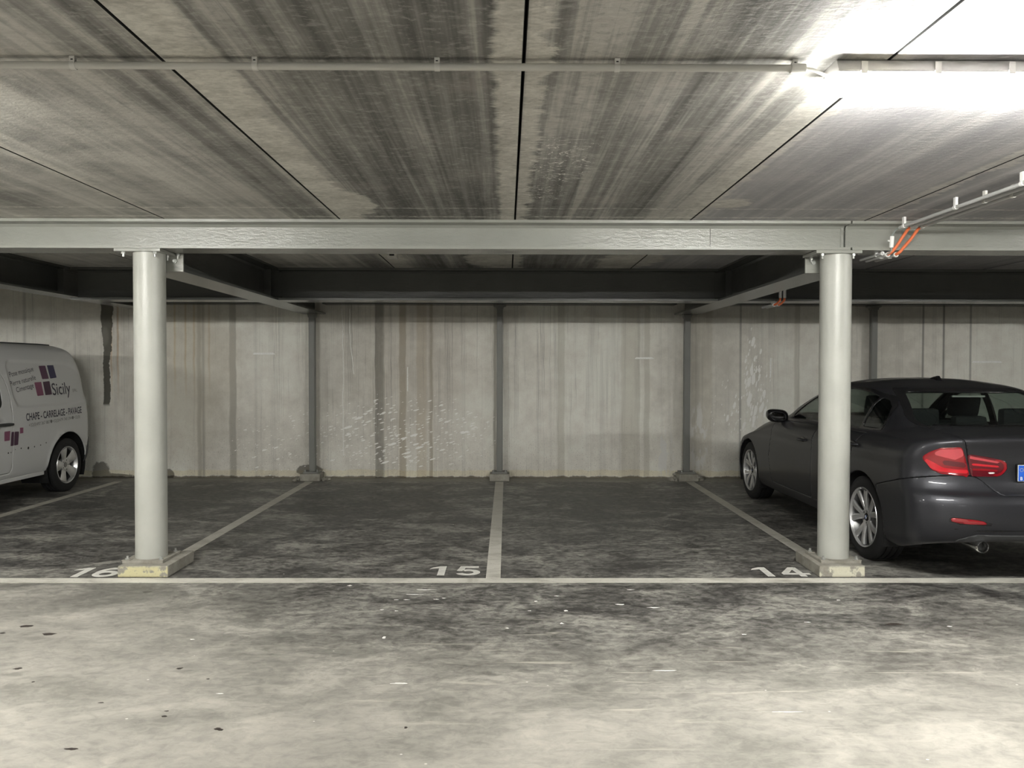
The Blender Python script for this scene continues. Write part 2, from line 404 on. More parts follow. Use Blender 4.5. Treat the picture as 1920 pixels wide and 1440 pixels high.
_r = _nt.nodes.new('ShaderNodeMapRange'); _nt.links.new(_s2.outputs[2], _r.inputs[0]); _r.inputs[1].default_value = -.048; _r.inputs[2].default_value = -.075; _r.inputs[3].default_value = .1; _r.inputs[4].default_value = 1.12
_k = _nt.nodes.new('ShaderNodeMath'); _k.operation = 'MULTIPLY'; _nt.links.new(_m.outputs[0], _k.inputs[0]); _nt.links.new(_r.outputs[0], _k.inputs[1])
_nt.links.new(_k.outputs[0], [n for n in _nt.nodes if n.type == 'EMISSION'][0].inputs[1])

# ------------------------------------------------------------------ setting
XL, XR, YB = -12.0, 12.0, -11.0
def st(name, bm, mat): return tag(obj(name, bm, mat), kind='structure')
def irregular(n, rnd, j=.3): return [(math.cos(2 * math.pi * i / n) * (1 + rnd.uniform(-j, j)), math.sin(2 * math.pi * i / n) * (1 + rnd.uniform(-j, j))) for i in range(n)]
bm = box(XL, XR, YB, YW + .3, -.2, 0); rnd = random.Random(5)
for px, py, w, h in ((47, 1177, 12, 2.2), (90, 1192, 12, 2), (31, 1257, 7, 1.8), (335, 1257, 6, 1.6), (130, 1410, 11, 2), (405, 1372, 6, 2), (411, 1374, 5, 1.6), (275, 1112, 9, 1.3),
                     (187, 1322, 5, 1), (310, 1338, 4, 1), (305, 1348, 5, 1.6), (3, 1190, 6, 1), (1685, 1174, 15, 2), (1335, 1097, 7, 2), (760, 1370, 3, 2), (388, 1277, 3, 1), (60, 1282, 3, 1), (1365, 1060, 5, 1)):
    D = FD(py); prism(bm, irregular(14, rnd), lambda a, b, d: (FX(px, py) + a * w * D / 1450, D + b * h * D * D / 2146, .0003 + d), .0006, 1)
for px, py, w, h in ((796, 1108, 24, 1.3), (776, 1117, 17, .9), (720, 1198, 4, 4), (1228, 1142, 13, 1.5), (1165, 1136, 10, 1.4), (655, 1100, 5, 1.5), (359, 1202, 5, 1.2), (410, 1305, 8, 1), (748, 1286, 16, 1.6),
                     (1250, 1262, 28, 1.2), (1480, 1341, 30, 1.2), (1185, 1108, 8, .8), (1578, 1128, 4, 1), (715, 1146, 6, 1), (742, 1127, 5, .8), (762, 1127, 6, .8), (818, 1126, 6, .8), (832, 1124, 5, .8), (743, 1148, 4, 1),
                     (1005, 1130, 4, 1.5), (994, 1148, 4, 1), (1045, 1120, 5, 1), (952, 1181, 4, 1.2), (1790, 1178, 5, 1), (1520, 1170, 6, 1), (1400, 1193, 6, 1), (1062, 1148, 4, 2), (1055, 1172, 4, 2)):
    D = FD(py); w *= .8; h *= .62; prism(bm, irregular(12, rnd, .5), lambda a, b, d: (FX(px, py) + a * w * D / 1450, D + b * h * D * D / 2146, .0003 + d), .0006, 2)
bm.normal_update()
M['oil'] = plain('oil_stain', (.055, .045, .04), .35, vs=30, var=.3); M['fleck'] = plain('plaster_fleck', (.93, .92, .87), .7, vs=60, var=.12)
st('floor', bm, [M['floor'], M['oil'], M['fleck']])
bm = box(XL, XR, YW, YW + .25, 0, ZC)
def run(pts, w):
    q = [Vector((p[0], p[1])) for p in pts]
    for a, b in zip(q, q[1:]): prism(bm, [(a.x - w, a.y), (a.x + w, a.y), (b.x + w, b.y), (b.x - w, b.y)], lambda p, r_, d: (p, YW - .0002 - d, r_), .0008, 1)
def wig(px, z0, z1, w, n=24, dx=0):
    pts = []; o = 0
    for i in range(n + 1):
        o += rnd.uniform(-.006, .006); pts.append((WX(px) + o + dx * i / n, z1 + (z0 - z1) * i / n))
    run(pts, w)
wig(641, 1.9, 2.28, .003); wig(644, .3, 1.95, .004); wig(657, 1.40, 2.28, .004, dx=.05); wig(765, 1.17, 1.50, .006, 6, .02); wig(1447, 1.36, 1.63, .009, 5)
for px0, px1, py in ((475, 517, 664), (1190, 1227, 671), (1825, 1883, 677)):
    a, b, zc = WX(px0), WX(px1), WZ(py)
    prism(bm, [(a, zc - .008), (a + .02, zc + .012), (b - .03, zc + .013), (b, zc - .006), (b - .02, zc - .012), (a + .01, zc - .012)], lambda p, r_, d: (p, YW - .0002 - d, r_), .001, 1)
bm.normal_update()
st('wall_back', fixn(bm), [M['wall'], M['fleck']])
M['wplain'] = plain('plain_concrete_wall', (.38, .37, .34), .9, vs=2, var=.15, bump=.2)
st('wall_front', box(XL, XR, YB - .25, YB, 0, ZC), M['wplain'])
st('wall_left', box(XL - .25, XL, YB, YW + .25, 0, ZC), M['wplain'])
st('wall_right', box(XR, XR + .25, YB, YW + .25, 0, ZC), M['wplain'])
bm = bmesh.new()
js = [XL] + JOINTS + [8.81, 10.06, 11.31, XR]
js = sorted(set(js)); js = [XL] + [j for j in js if XL + .4 < j < XR - .2] + [XR]
for a, b in zip(js, js[1:]):
    g = .0045; x0, x1 = a + g, b - g; ch = .002
    prism(bm, [(x0 + ch, ZC), (x1 - ch, ZC), (x1, ZC + ch), (x1, ZC + .11), (x0, ZC + .11), (x0, ZC + ch)], lambda p, q, d: (p, YB + d, q), YW + .25 - YB)
bm.normal_update()
for f in bm.faces:
    if abs(f.normal.x) > .4: f.material_index = 1
B(bm, XL - .2, XR + .2, YB - .2, YW + .25, ZC + .11, ZC + .13, 1)
st('ceiling', fixn(bm), [M['ceil'], M['gap']])

# ------------------------------------------------------------------ steel frame
def ibeam_bm(axis, a0, a1, c, zb, zt, w, tf=.02, tw=.012):
    bm = bmesh.new(); h = w / 2; r = .018
    pr = [(-h, zb), (h, zb), (h, zb + tf), (tw / 2 + r, zb + tf), (tw / 2, zb + tf + r), (tw / 2, zt - tf - r), (tw / 2 + r, zt - tf), (h, zt - tf), (h, zt), (-h, zt), (-h, zt - tf),
          (-tw / 2 - r, zt - tf), (-tw / 2, zt - tf - r), (-tw / 2, zb + tf + r), (-tw / 2 - r, zb + tf), (-h, zb + tf)]
    if axis == 'x': prism(bm, pr, lambda p, q, d: (a0 + d, c + p, q), a1 - a0)
    else: prism(bm, pr, lambda p, q, d: (c + p, a0 + d, q), a1 - a0)
    return fixn(bm)
def bolt(bm, p, d, r=.013, h=.016, tail=.022):
    p = Vector(p); d = Vector(d); cyl(bm, p, p + d * h, r, seg=6); cyl(bm, p + d * h, p + d * (h + tail), r * .55, seg=10)
ZF0, ZF1 = H0 + .853, ZC            # shallow beams
ZD0 = H0 + .72                      # deep beams
YF = 5.67
T = ZC - .0005
def beam(name, bm, mat, label, group='steel ceiling beams'):
    o = obj(name, bm, mat); return tag(o, label, 'steel beam', group, 'thing')
fb = beam('steel_beam', ibeam_bm('x', -10.5, 2.462, YF, ZF0, T, .26), M['steel'], 'long grey-green front beam lying on the left column, ending over the right one')
bm = bmesh.new()
B(bm, 2.440, 2.461, YF - .014, YF - .006, ZF0 + .02, T - .02); obj('stiffener', bm, M['steel'], fb)
bm = bmesh.new(); B(bm, 1.484, 1.487, YF - .0075, YF - .006, ZF0 + .03, T - .03); obj('weld_seam', bm, M['gap'], fb)
fb2 = beam('steel_beam', ibeam_bm('x', 2.474, 10.5, YF, ZF0, T, .26), M['steel'], 'grey-green front beam running right from the right column, behind the orange tubes')
bm = bmesh.new(); B(bm, 2.475, 2.49, YF - .014, YF - .006, ZF0 + .02, T - .02); obj('stiffener', bm, M['steel'], fb2)
LB = [(-2.568, .30, ZD0, 'deep dark beam running from the left column back to the wall post'), (2.392, .30, ZD0, 'deep dark beam running from the right column back to the wall post'),
      (-4.74, .26, H0 + .762, 'deep dark beam running to the wall above the white van')]
for i, (bx, w, zb, lab) in enumerate(LB):
    y1 = 10.36 if i < 2 else 10.05
    o = beam('cross_beam', ibeam_bm('y', YF + .145, y1, bx, zb, T, w), M['steelb'], lab, 'deep beams running to the back wall')
    bm = bmesh.new(); B(bm, bx - w / 2 - .004, bx + w / 2 + .004, YF + .131, YF + .145, zb, ZF0 - .002)
    ep = obj('end_plate', bm, M['steel'], o)
    for sx in (-1, 1):
        bm = bmesh.new(); bolt(bm, (bx + sx * (w / 2 - .055), YF + .131, zb + .075), (0, -1, 0), .016, .014, .014); obj('bolt', bm, M['galv'], ep, auto=30)
        bm = bmesh.new(); bolt(bm, (bx + sx * (w / 2 - .03), YF + .118, ZF0 - .001), (0, 0, -1), .013, .02, .02); obj('bolt', bm, M['galv'], ep, auto=30)
    # cleat at the back beam
    for k in (-1, 1):
        bm = bmesh.new(); B(bm, bx + k * .007 if k > 0 else bx - .075, bx + .075 if k > 0 else bx - .007, 8.195, 8.21, zb + .02, T - .02)
        obj('web_stiffener', bm, M['steelb'], o)
for x0, x1, lab in ((-2.415, 2.24, 'deep dark crosswise beam midway back between the two long cross beams'), (-4.60, -2.722, 'short deep beam high above the van bay, left of the left column'),
                    (2.546, 10.4, 'deep dark crosswise beam above the dark car, two tubes hanging under it')):
    o = beam('rear_beam', ibeam_bm('x', x0, x1, 8.35, ZD0, T, .30, .024), M['steelb'], lab, 'deep crosswise beams')
    for xa, xb in ((x0 - .13, x0 + .001), (x1 - .001, x1 + .13)):
        if abs(xa) > 9: continue
        if x0 < -4.5 and xb < -4.5: continue
        bm = bmesh.new(); B(bm, xa, xb, 8.338, 8.362, ZD0 + .045, T - .03); obj('web_tongue', bm, M['steelb'], o)
for x0, x1, lab in ((-4.55, -2.73, 'thin dark beam along the top of the wall behind the left column'), (-2.40, 2.22, 'thin dark beam along the top of the back wall over the middle post'),
                    (2.56, 10.4, 'thin dark beam along the top of the wall behind the dark car')):
    beam('wall_beam', ibeam_bm('x', x0, x1, 10.2, H0 + .838, T, .24), M['steelb'], lab, 'beams along the wall head')

def plinth(parent, x0, x1, y0, y1, h, mat, rough=0.0, seed=0):
    bm = box(x0, x1, y0, y1, 0.0, h, .010)
    rnd = random.Random(seed)
    for v in bm.verts:
        if v.co.z > .01: v.co += Vector((rnd.uniform(-1, 1), rnd.uniform(-1, 1), rnd.uniform(-1, .3))) * .002
    return obj('concrete_plinth', bm, mat, parent)
def column(cx, px0, px1, lab, seed):
    r = .1095; zb = .098
    root = empty('steel_column', (cx, YF, 0), 0, lab, 'steel column', 'round columns at the front of the bays'); root['kind'] = 'thing'
    L = lambda b: (bmesh.ops.translate(b, vec=(-cx, -YF, 0), verts=b.verts), b)[1]
    bm = bmesh.new(); cyl(bm, (0, 0, zb), (0, 0, ZF0 - .022), r, seg=64); obj('shaft', bm, M['colm'], root, auto=40)
    bm = bmesh.new(); B(bm, -.165 - .03, .135, -.13, .13, ZF0 - .022, ZF0 - .001, 0, .002); cp = obj('cap_plate', bm, M['steel'], root)
    for sx in (-.14, .085):
        for sy in (-.10, .10):
            bm = bmesh.new(); bolt(bm, (sx, sy, ZF0 - .022), (0, 0, -1), .014, .016, .02); obj('bolt', bm, M['galv'], cp, auto=30)
    p = plinth(root, px0 - cx, px1 - cx, -.22, .24, .084, M['plinth'], .001, seed)
    bm = bmesh.new(); B(bm, -.145, .145, -.145, .155, .080, .100, 0, .003); bp = obj('base_plate', bm, M['plinth2'], root)
    for sx in (-.12, .12):
        for sy in (-.118, .125):
            bm = bmesh.new(); bolt(bm, (sx, sy, .099), (0, 0, 1), .015, .014, .016); obj('anchor_bolt', bm, M['galv'], bp, auto=30)
            bm = bmesh.new(); B(bm, sx - .028, sx + .028, sy - .028, sy + .028, .0985, .1045)
            obj('washer_plate', bm, M['plinth2'], bp)
    return root
column(-2.604, -2.745, -2.39, 'round grey-green steel column on a yellowed plinth between bays 16 and 15', 1)
column(2.412, 2.225, 2.55, 'round grey-green steel column on a pale plinth in front of the dark car', 2)
def post(px, zt, lab, rubble, seed):
    y = 10.27
    root = empty('wall_post', (px, y, 0), 0, lab, 'steel post', 'slim posts against the back wall'); root['kind'] = 'thing'
    bm = bmesh.new(); w = .040
    B(bm, -w, w, -w, w, .115, zt); bmesh.ops.bevel(bm, geom=[e for e in bm.edges if abs(e.verts[0].co.z - e.verts[1].co.z) > .5], offset=.008, segments=3, affect='EDGES')
    obj('shaft', bm, M['post'], root, auto=50)
    bm = bmesh.new()
    hw = .085 if zt > ZD0 + .01 else .055
    prism(bm, [(-.045, zt - .05), (.045, zt - .05), (.05, zt - .025), (hw, zt - .012), (hw, zt - .001), (-hw, zt - .001), (-hw, zt - .012), (-.05, zt - .025)], lambda a, b, d: (a, -.05 + d, b), .10)
    obj('head_plate', fixn(bm), M['post'], root)
    plinth(root, -.13, .13, -.16, .11, .095, M['plinth2'], .002, seed)
    bm = bmesh.new(); B(bm, -.10, .10, -.11, .08, .092, .117, 0, .003)
    bp = obj('base_plate', bm, M['post'], root)
    for sx in (-.078, .078):
        bm = bmesh.new(); bolt(bm, (sx, -.085, .116), (0, 0, 1), .012, .012, .014); obj('anchor_bolt', bm, M['galv'], bp, auto=30)
    if rubble:
        bm = bmesh.new(); rnd = random.Random(seed)
        for i in range(34):
            a = rnd.uniform(-.23, .23); b = rnd.uniform(-.17, .10); s = rnd.uniform(.012, .034)
            if abs(a) < .12: continue
            mtx = Matrix.Translation((a, b, s * .5 + (.05 if abs(a) < .15 else 0) * rnd.random())) @ Matrix.Rotation(rnd.uniform(0, 3), 4, 'Z') @ Matrix.Diagonal((s * 1.3, s, s * .8, 1))
            bmesh.ops.create_icosphere(bm, subdivisions=1, radius=1, matrix=mtx)
        tag(obj('mortar_crumbs', bm, M['plinth2'], root), kind='stuff')
post(-2.575, ZD0 - .001, 'slim grey wall post left of the middle one, crumbled mortar round its foot', True, 3)
post(-.092, H0 + .837, 'slim grey wall post in the middle of the wall on a neat pale block', False, 4)
post(2.395, ZD0 - .001, 'slim grey wall post spattered with plaster, left of the dark car', True, 5)
post(4.88, H0 + .837, 'slim grey wall post showing above the dark car roof', False, 6)

# ------------------------------------------------------------------ floor markings
def flat(pts, name, mat, lab, cat, group=None, z0=.0004, t=.0016):
    bm = bmesh.new(); prism(bm, pts, lambda a, b, d: (a, b, z0 + d), t)
    return tag(obj(name, fixn(bm), mat), lab, cat, group, 'thing')
flat([(-11.5, 5.312), (11.5, 5.312), (11.5, 5.424), (-11.5, 5.424)], 'front_line', M['line'], 'long white painted line crossing in front of all the bays', 'line marking', None, .0006, .0024)
for x, lab in ((-5.05, 'painted bay line beside the white van'), (-2.57, 'painted bay line from the left column to the wall'), (-.093, 'painted bay line in the middle, to the right of number 15'),
               (2.40, 'painted bay line from the wall to the right column, left of the dark car')):
    y0 = 5.40 if x in (-.093, -5.05) else 5.93
    flat([(x - .052, y0), (x + .052, y0), (x + .052, 10.07), (x - .052, 10.07)], 'bay_line', M['line'], lab, 'line marking', 'lines between the parking bays')
DIG = {
 '1': [[(.02, .175), (.10, .25), (.155, .25), (.155, 0), (.10, 0), (.10, .185), (.04, .14)]],
 '4': [[(0, .055), (.105, .25), (.155, .25), (.155, .09), (.185, .09), (.185, .05), (.155, .05), (.155, 0), (.108, 0), (.108, .05), (0, .05)]],
 '5': None, '6': None}
def arc(cx, cy, rx, ry, a0, a1, n=14): return [(cx + rx * math.cos(R(a0 + (a1 - a0) * i / n)), cy + ry * math.sin(R(a0 + (a1 - a0) * i / n))) for i in range(n + 1)]
def digit(ch):
    """list of simple polygons (outer strips) for one stencilled digit, 0.25 m tall"""
    if ch == '1': return [[(.0, .175), (.02, .215), (.075, .25), (.12, .25), (.12, 0), (.068, 0), (.068, .195)]]
    if ch == '4': return [[(0, .09), (.10, .25), (.15, .25), (.053, .09)], [(0, .09), (0, .05), (.20, .05), (.20, .09)], [(.11, 0), (.155, 0), (.155, .05), (.11, .05)], [(.11, .09), (.155, .09), (.155, .25), (.11, .19)]]
    if ch == '5':
        o = arc(.08, .08, .09, .08, 135, -150, 20); i = arc(.08, .08, .042, .04, -150, 135, 20)
        o = arc(.08, .08, .09, .08, 120, -155, 22); i = arc(.08, .08, .042, .040, -155, 120, 22)
        return [o + i, [(.02, .25), (.155, .25), (.155, .208), (.058, .208), (.05, .15), (.035, .118), (-.002, .125)]]
    if ch == '6':
        o = arc(.085, .08, .088, .08, 0, 360, 32)[:-1]; i = arc(.085, .08, .042, .038, 0, 360, 32)[:-1]
        segs = [[o[k], o[(k + 1) % 32], i[(k + 1) % 32], i[k]] for k in range(32)]
        oc = arc(.100, .125, .103, .125, 60, 205, 18); ic = arc(.100, .125, .056, .085, 205, 60, 18)
        return segs + [oc + ic]
def number(txt, xs, y, lab):
    root = empty('bay_number', (xs[0], y, 0), 0, lab, 'painted number', 'bay numbers on the floor')
    for ch, x in zip(txt, xs):
        bm = bmesh.new()
        for k_, p in enumerate(digit(ch)): prism(bm, p, lambda a, b, d: (a * 1.0 + x - xs[0], b, .0004 + d), .0014 + (.0006 if k_ == 32 else 0))
        obj('digit', fixn(bm), M['num'], root)
number('15', (-.565, -.36), 5.505, 'white number 15 painted on the floor left of the middle bay line')
number('16', (-3.155, -2.965), 5.465, 'white number 16 painted on the floor beside the left column plinth')
number('14', (1.80, 1.995), 5.475, 'white number 14 painted on the floor beside the right column plinth')

# ------------------------------------------------------------------ lamps and conduits
def lamp(x0, y0, L, lab, det=True):
    zc = ZC
    root = empty('tube_lamp', (x0, y0, zc), 0, lab, 'ceiling lamp', 'long ceiling lamps')
    bm = bmesh.new(); yw = .068
    prism(bm, [(-yw, -.046), (yw, -.046), (yw + .002, -.040), (yw - .014, -.004), (yw - .018, -.001), (-yw + .018, -.001), (-yw + .014, -.004), (-yw - .002, -.040)], lambda a, b, d: (.018 + d, a, b), L - .036)
    hs = obj('housing', fixn(bm), M['house'], root)
    bm = bmesh.new()
    prof = [(.056, -.046), (.055, -.056), (.051, -.066), (.043, -.082), (.034, -.096), (.026, -.101), (.012, -.103), (-.012, -.103), (-.026, -.101), (-.034, -.096), (-.043, -.082), (-.051, -.066), (-.055, -.056), (-.056, -.046)]
    secs = [(0, .35, .25), (.006, .75, .55), (.022, .93, .85), (.045, 1, 1), (L - .045, 1, 1), (L - .022, .93, .85), (L - .006, .75, .55), (L, .35, .25)]
    rings = []
    for s, kw, kh in secs:
        rings.append([bm.verts.new((s, a * kw, -.0462 + (b + .046) * kh)) for a, b in prof])
    for A, Bn in zip(rings, rings[1:]):
        for k in range(len(A) - 1): f = bm.faces.new((A[k], A[k + 1], Bn[k + 1], Bn[k])); f.smooth = True
        bm.faces.new((A[-1], A[0], Bn[0], Bn[-1]))
    bm.faces.new(rings[0]); bm.faces.new(rings[-1][::-1])
    obj('diffuser', fixn(bm), M['led'], root)
    if det:
        k = 0; x = .105
        while x < L - .05:
            for s in (-1, 1):
                bm = bmesh.new(); B(bm, x - .011, x + .011, s * .0715 - .002, s * .0715 + .002, -.054, -.012, 0, .001); obj('clip', bm, M['clip'], root)
            x += .253
    return root
lamp(1.113, 2.72, 1.53, 'lit tube lamp on the ceiling at the right end of the conduit')
lamp(-3.95, 2.72, 1.53, 'lit tube lamp at the far left end of the ceiling conduit', False)
lamp(6.20, 2.72, 1.53, 'lit tube lamp in the front row beyond the dark car', False)
lamp(-9.0, 2.72, 1.53, 'lit tube lamp in the front row beyond the white van', False)
lamp(1.4, -8.0, 1.53, 'lit tube lamp in the rear row, behind the viewer to the right', False)
lamp(-4.2, -8.0, 1.53, 'lit tube lamp in the rear row, behind the viewer to the left', False)

cy, cz = 2.675, ZC - .028
root = empty('ceiling_conduit', (0, cy, cz), 0, 'pale grey conduit tube crossing the ceiling to the lit lamp', 'conduit')
bm = bmesh.new(); cyl(bm, (-2.38, 0, 0), (.985, 0, 0), .0125, seg=20); obj('tube', bm, M['pvc'], root, auto=50)
bm = bmesh.new(); cyl(bm, (.975, 0, 0), (1.025, 0, 0), .0155, seg=20); obj('coupling', bm, M['clip'], root, auto=50)
bm = bmesh.new(); tube(bm, spline([(1.02, 0, 0), (1.05, .002, -.003), (1.085, .012, -.012), (1.12, .03, -.018), (1.14, .045, -.018)]), .0058); obj('cable', bm, M['pvc'], root)
for x in (-2.10, -1.482, -.862, -.24, .377, .987):
    bm = bmesh.new(); cyl(bm, (x - .009, 0, 0), (x + .009, 0, 0), .0148, seg=20); B(bm, x - .009, x + .009, -.012, .004, .004, .0275)
    cl = obj('clip', bm, M['clip'], root, auto=50)
    bm = bmesh.new(); B(bm, x - .004, x + .004, -.0125, -.0118, .014, .018); obj('slot', bm, M['dark'], cl)

zt = H0 + 1.0
for k, (x, yend, lab) in enumerate(((2.772, 5.46, 'uppermost of three parallel grey conduits, its wire dropping to a white connector'), (2.842, 5.42, 'middle one of three parallel grey conduits running over the beam to an orange tube'),
                                    (2.912, 5.42, 'lowest of three parallel grey conduits, feeding the right-hand orange tube'))):
    root = empty('conduit', (x, yend, zt), 0, lab, 'conduit', 'parallel conduits at the right')
    bm = bmesh.new(); cyl(bm, (0, 0, 0), (0, -(yend + 1.0), 0), .0105, seg=18); obj('tube', bm, M['pvcd'], root, auto=50)
    for yc in ((5.40, 4.78, 4.16, 3.5) if k == 0 else (4.60, 4.1, 3.5) if k == 1 else (4.45, 3.9)):
        bm = bmesh.new(); cyl(bm, (0, yc - yend - .012, 0), (0, yc - yend + .012, 0), .0145, seg=18)
        B(bm, -.008, .008, yc - yend - .012, yc - yend + .012, .004, ZC - zt - .0005)
        obj('clip', bm, M['white'] if k == 0 else M['clip'], root, auto=50)
    if k:
        bm = bmesh.new(); cyl(bm, (0, -.015, 0), (0, .012, 0), .014, seg=18); obj('end_sleeve', bm, M['clip'], root, auto=50)
    else:
        w = bmesh.new(); tube(w, spline([(0, 0, 0), (-.01, .035, -.012), (-.028, .045, -.045), (-.030, .045, -.075)]), .0045); obj('wire', w, M['wire'], root)
        cn = bmesh.new(); cyl(cn, (-.030, .045, -.055), (-.036, .045, -.135), .0145, seg=18); c_ = obj('connector', cn, M['white'], root, auto=50)
        B2 = bmesh.new(); B(B2, -.062, -.040, .04, .05, -.092, -.082); obj('tab', B2, M['white'], c_)
        w = bmesh.new(); tube(w, spline([(-.036, .045, -.13), (-.034, .047, -.16), (-.046, .06, -.175), (-.05, .08, -.177)]), .0055); obj('lower_wire', w, M['wire'], root)
for k, (x0, x1, lab) in enumerate(((2.842, 2.742, 'left one of the two orange flexible tubes in front of the beam'), (2.912, 2.80, 'right one of the two orange flexible tubes in front of the beam'))):
    bm = bmesh.new(); tube(bm, spline([(x0, 5.425, zt), (x0 - .008, 5.465, zt - .012), (x0 - .03, 5.495, zt - .06), (x1 + .028, 5.505, H0 + .87), (x1, 5.51, H0 + .835), (x1 - .012, 5.54, H0 + .822)]), .0105)
    tag(obj('flexible_tube', bm, M['orange'], None), lab, 'flexible conduit', 'orange tubes over the front beam')
for k, (x, y0, y1, z, r, lab) in enumerate(((2.70, 5.56, 5.90, H0 + .832, .010, 'thin grey tube stub under the front beam below the white connector'), (2.728, 5.54, 5.86, H0 + .820, .013, 'left grey tube stub under the front beam ending an orange tube'),
                                       (2.788, 5.54, 5.84, H0 + .820, .013, 'right grey tube stub under the front beam ending an orange tube'))):
    root = empty('tube_stub', (x, y0, z), 0, lab, 'conduit', 'tube stubs under the front beam')
    bm = bmesh.new(); cyl(bm, (0, 0, 0), (0, y1 - y0, 0), r, seg=18); obj('tube', bm, M['pvcd'], root, auto=50)
    bm = bmesh.new(); revolve(bm, [(-.004, r * 1.35), (.014, r * 1.35), (.014, r * .98), (-.004, r * .98), (-.004, r * 1.35)], 20, 'z')
    bmesh.ops.rotate(bm, cent=(0, 0, 0), matrix=Matrix.Rotation(R(-90), 3, 'X'), verts=bm.verts); obj('collar', bm, M['white'], root, auto=50)
    bm = bmesh.new(); B(bm, -.010, .010, .08, .10, -r * 1.2, ZF0 - z - .0005); obj('clip', bm, M['white'], root)
for k, (x, lab) in enumerate(((2.872, 'left one of the two small orange tubes under the rear beam'), (2.918, 'right one of the two small orange tubes under the rear beam'))):
    root = empty('drop_tube', (x, 8.12, H0 + .8), 0, lab, 'flexible conduit', 'small tubes under the rear beam')
    bm = bmesh.new(); cyl(bm, (0, 0, .03), (0, 0, -.055), .0155, seg=16); obj('connector', bm, M['white'], root, auto=50)
    bm = bmesh.new(); tube(bm, spline([(0, 0, -.05), (-.005, 0, -.08), (-.03, .01, -.11), (-.045, .03, -.122), (-.045, .06, -.122)]), .011); obj('bend', bm, M['orange'], root)
    bm = bmesh.new(); cyl(bm, (-.045, .05, -.122), (-.045, .42, -.122), .0135, seg=16); obj('tube', bm, M['pvcd'], root, auto=50)
    bm = bmesh.new(); cyl(bm, (-.045, .045, -.122), (-.045, .06, -.122), .0175, seg=16); obj('collar', bm, M['white'], root, auto=50)
    bm = bmesh.new(); B(bm, -.055, -.035, .1, .12, -.122, ZD0 - H0 - .8005); obj('hanger', bm, M['clip'], root)
    bm = bmesh.new(); cyl(bm, (0, 0, .03), (0, 0, T - H0 - .8), .010, seg=14); obj('drop_pipe', bm, M['pvcd'], root, auto=50)
bm = bmesh.new(); B(bm, -1.095, -1.005, 7.1, 7.2, ZC - .052, ZC - .0005, 0, .008)
o = tag(obj('ceiling_sensor', bm, M['clip']), 'small pale box on the ceiling just behind the front beam', 'sensor box')
bm = bmesh.new(); B(bm, -1.075, -1.03, 7.0985, 7.1, ZC - .032, ZC - .018); obj('slot', bm, M['dark'], o)

# ------------------------------------------------------------------ camera, exposure
cam = bpy.data.cameras.new('camera'); cam.lens = 1450 / 1920 * 36; cam.sensor_width = 36; cam.clip_start = .05
co = bpy.data.objects.new('camera', cam); C.objects.link(co)
co.matrix_world = Matrix.Translation((0, 0, H0)) @ Matrix.Rotation(R(-.395), 4, 'Z') @ Matrix.Rotation(R(90 - 1.146), 4, 'X') @ Matrix.Rotation(R(.10), 4, 'Z')
bpy.context.scene.camera = co
w = bpy.data.worlds.new('world'); w.use_nodes = True; w.node_tree.nodes['Background'].inputs[0].default_value = (0, 0, 0, 1); bpy.context.scene.world = w
vs = bpy.context.scene.view_settings; vs.view_transform = 'Standard'; vs.look = 'None'; vs.exposure = 2.52; vs.gamma = 1; vs.use_curve_mapping = False
_cy = bpy.context.scene.cycles; _cy.use_adaptive_sampling = True; _cy.adaptive_threshold = .05; _cy.adaptive_min_samples = 16
bpy.context.scene.cycles.max_bounces = 6; bpy.context.scene.cycles.diffuse_bounces = 4
bpy.context.scene.cycles.sample_clamp_indirect = 6
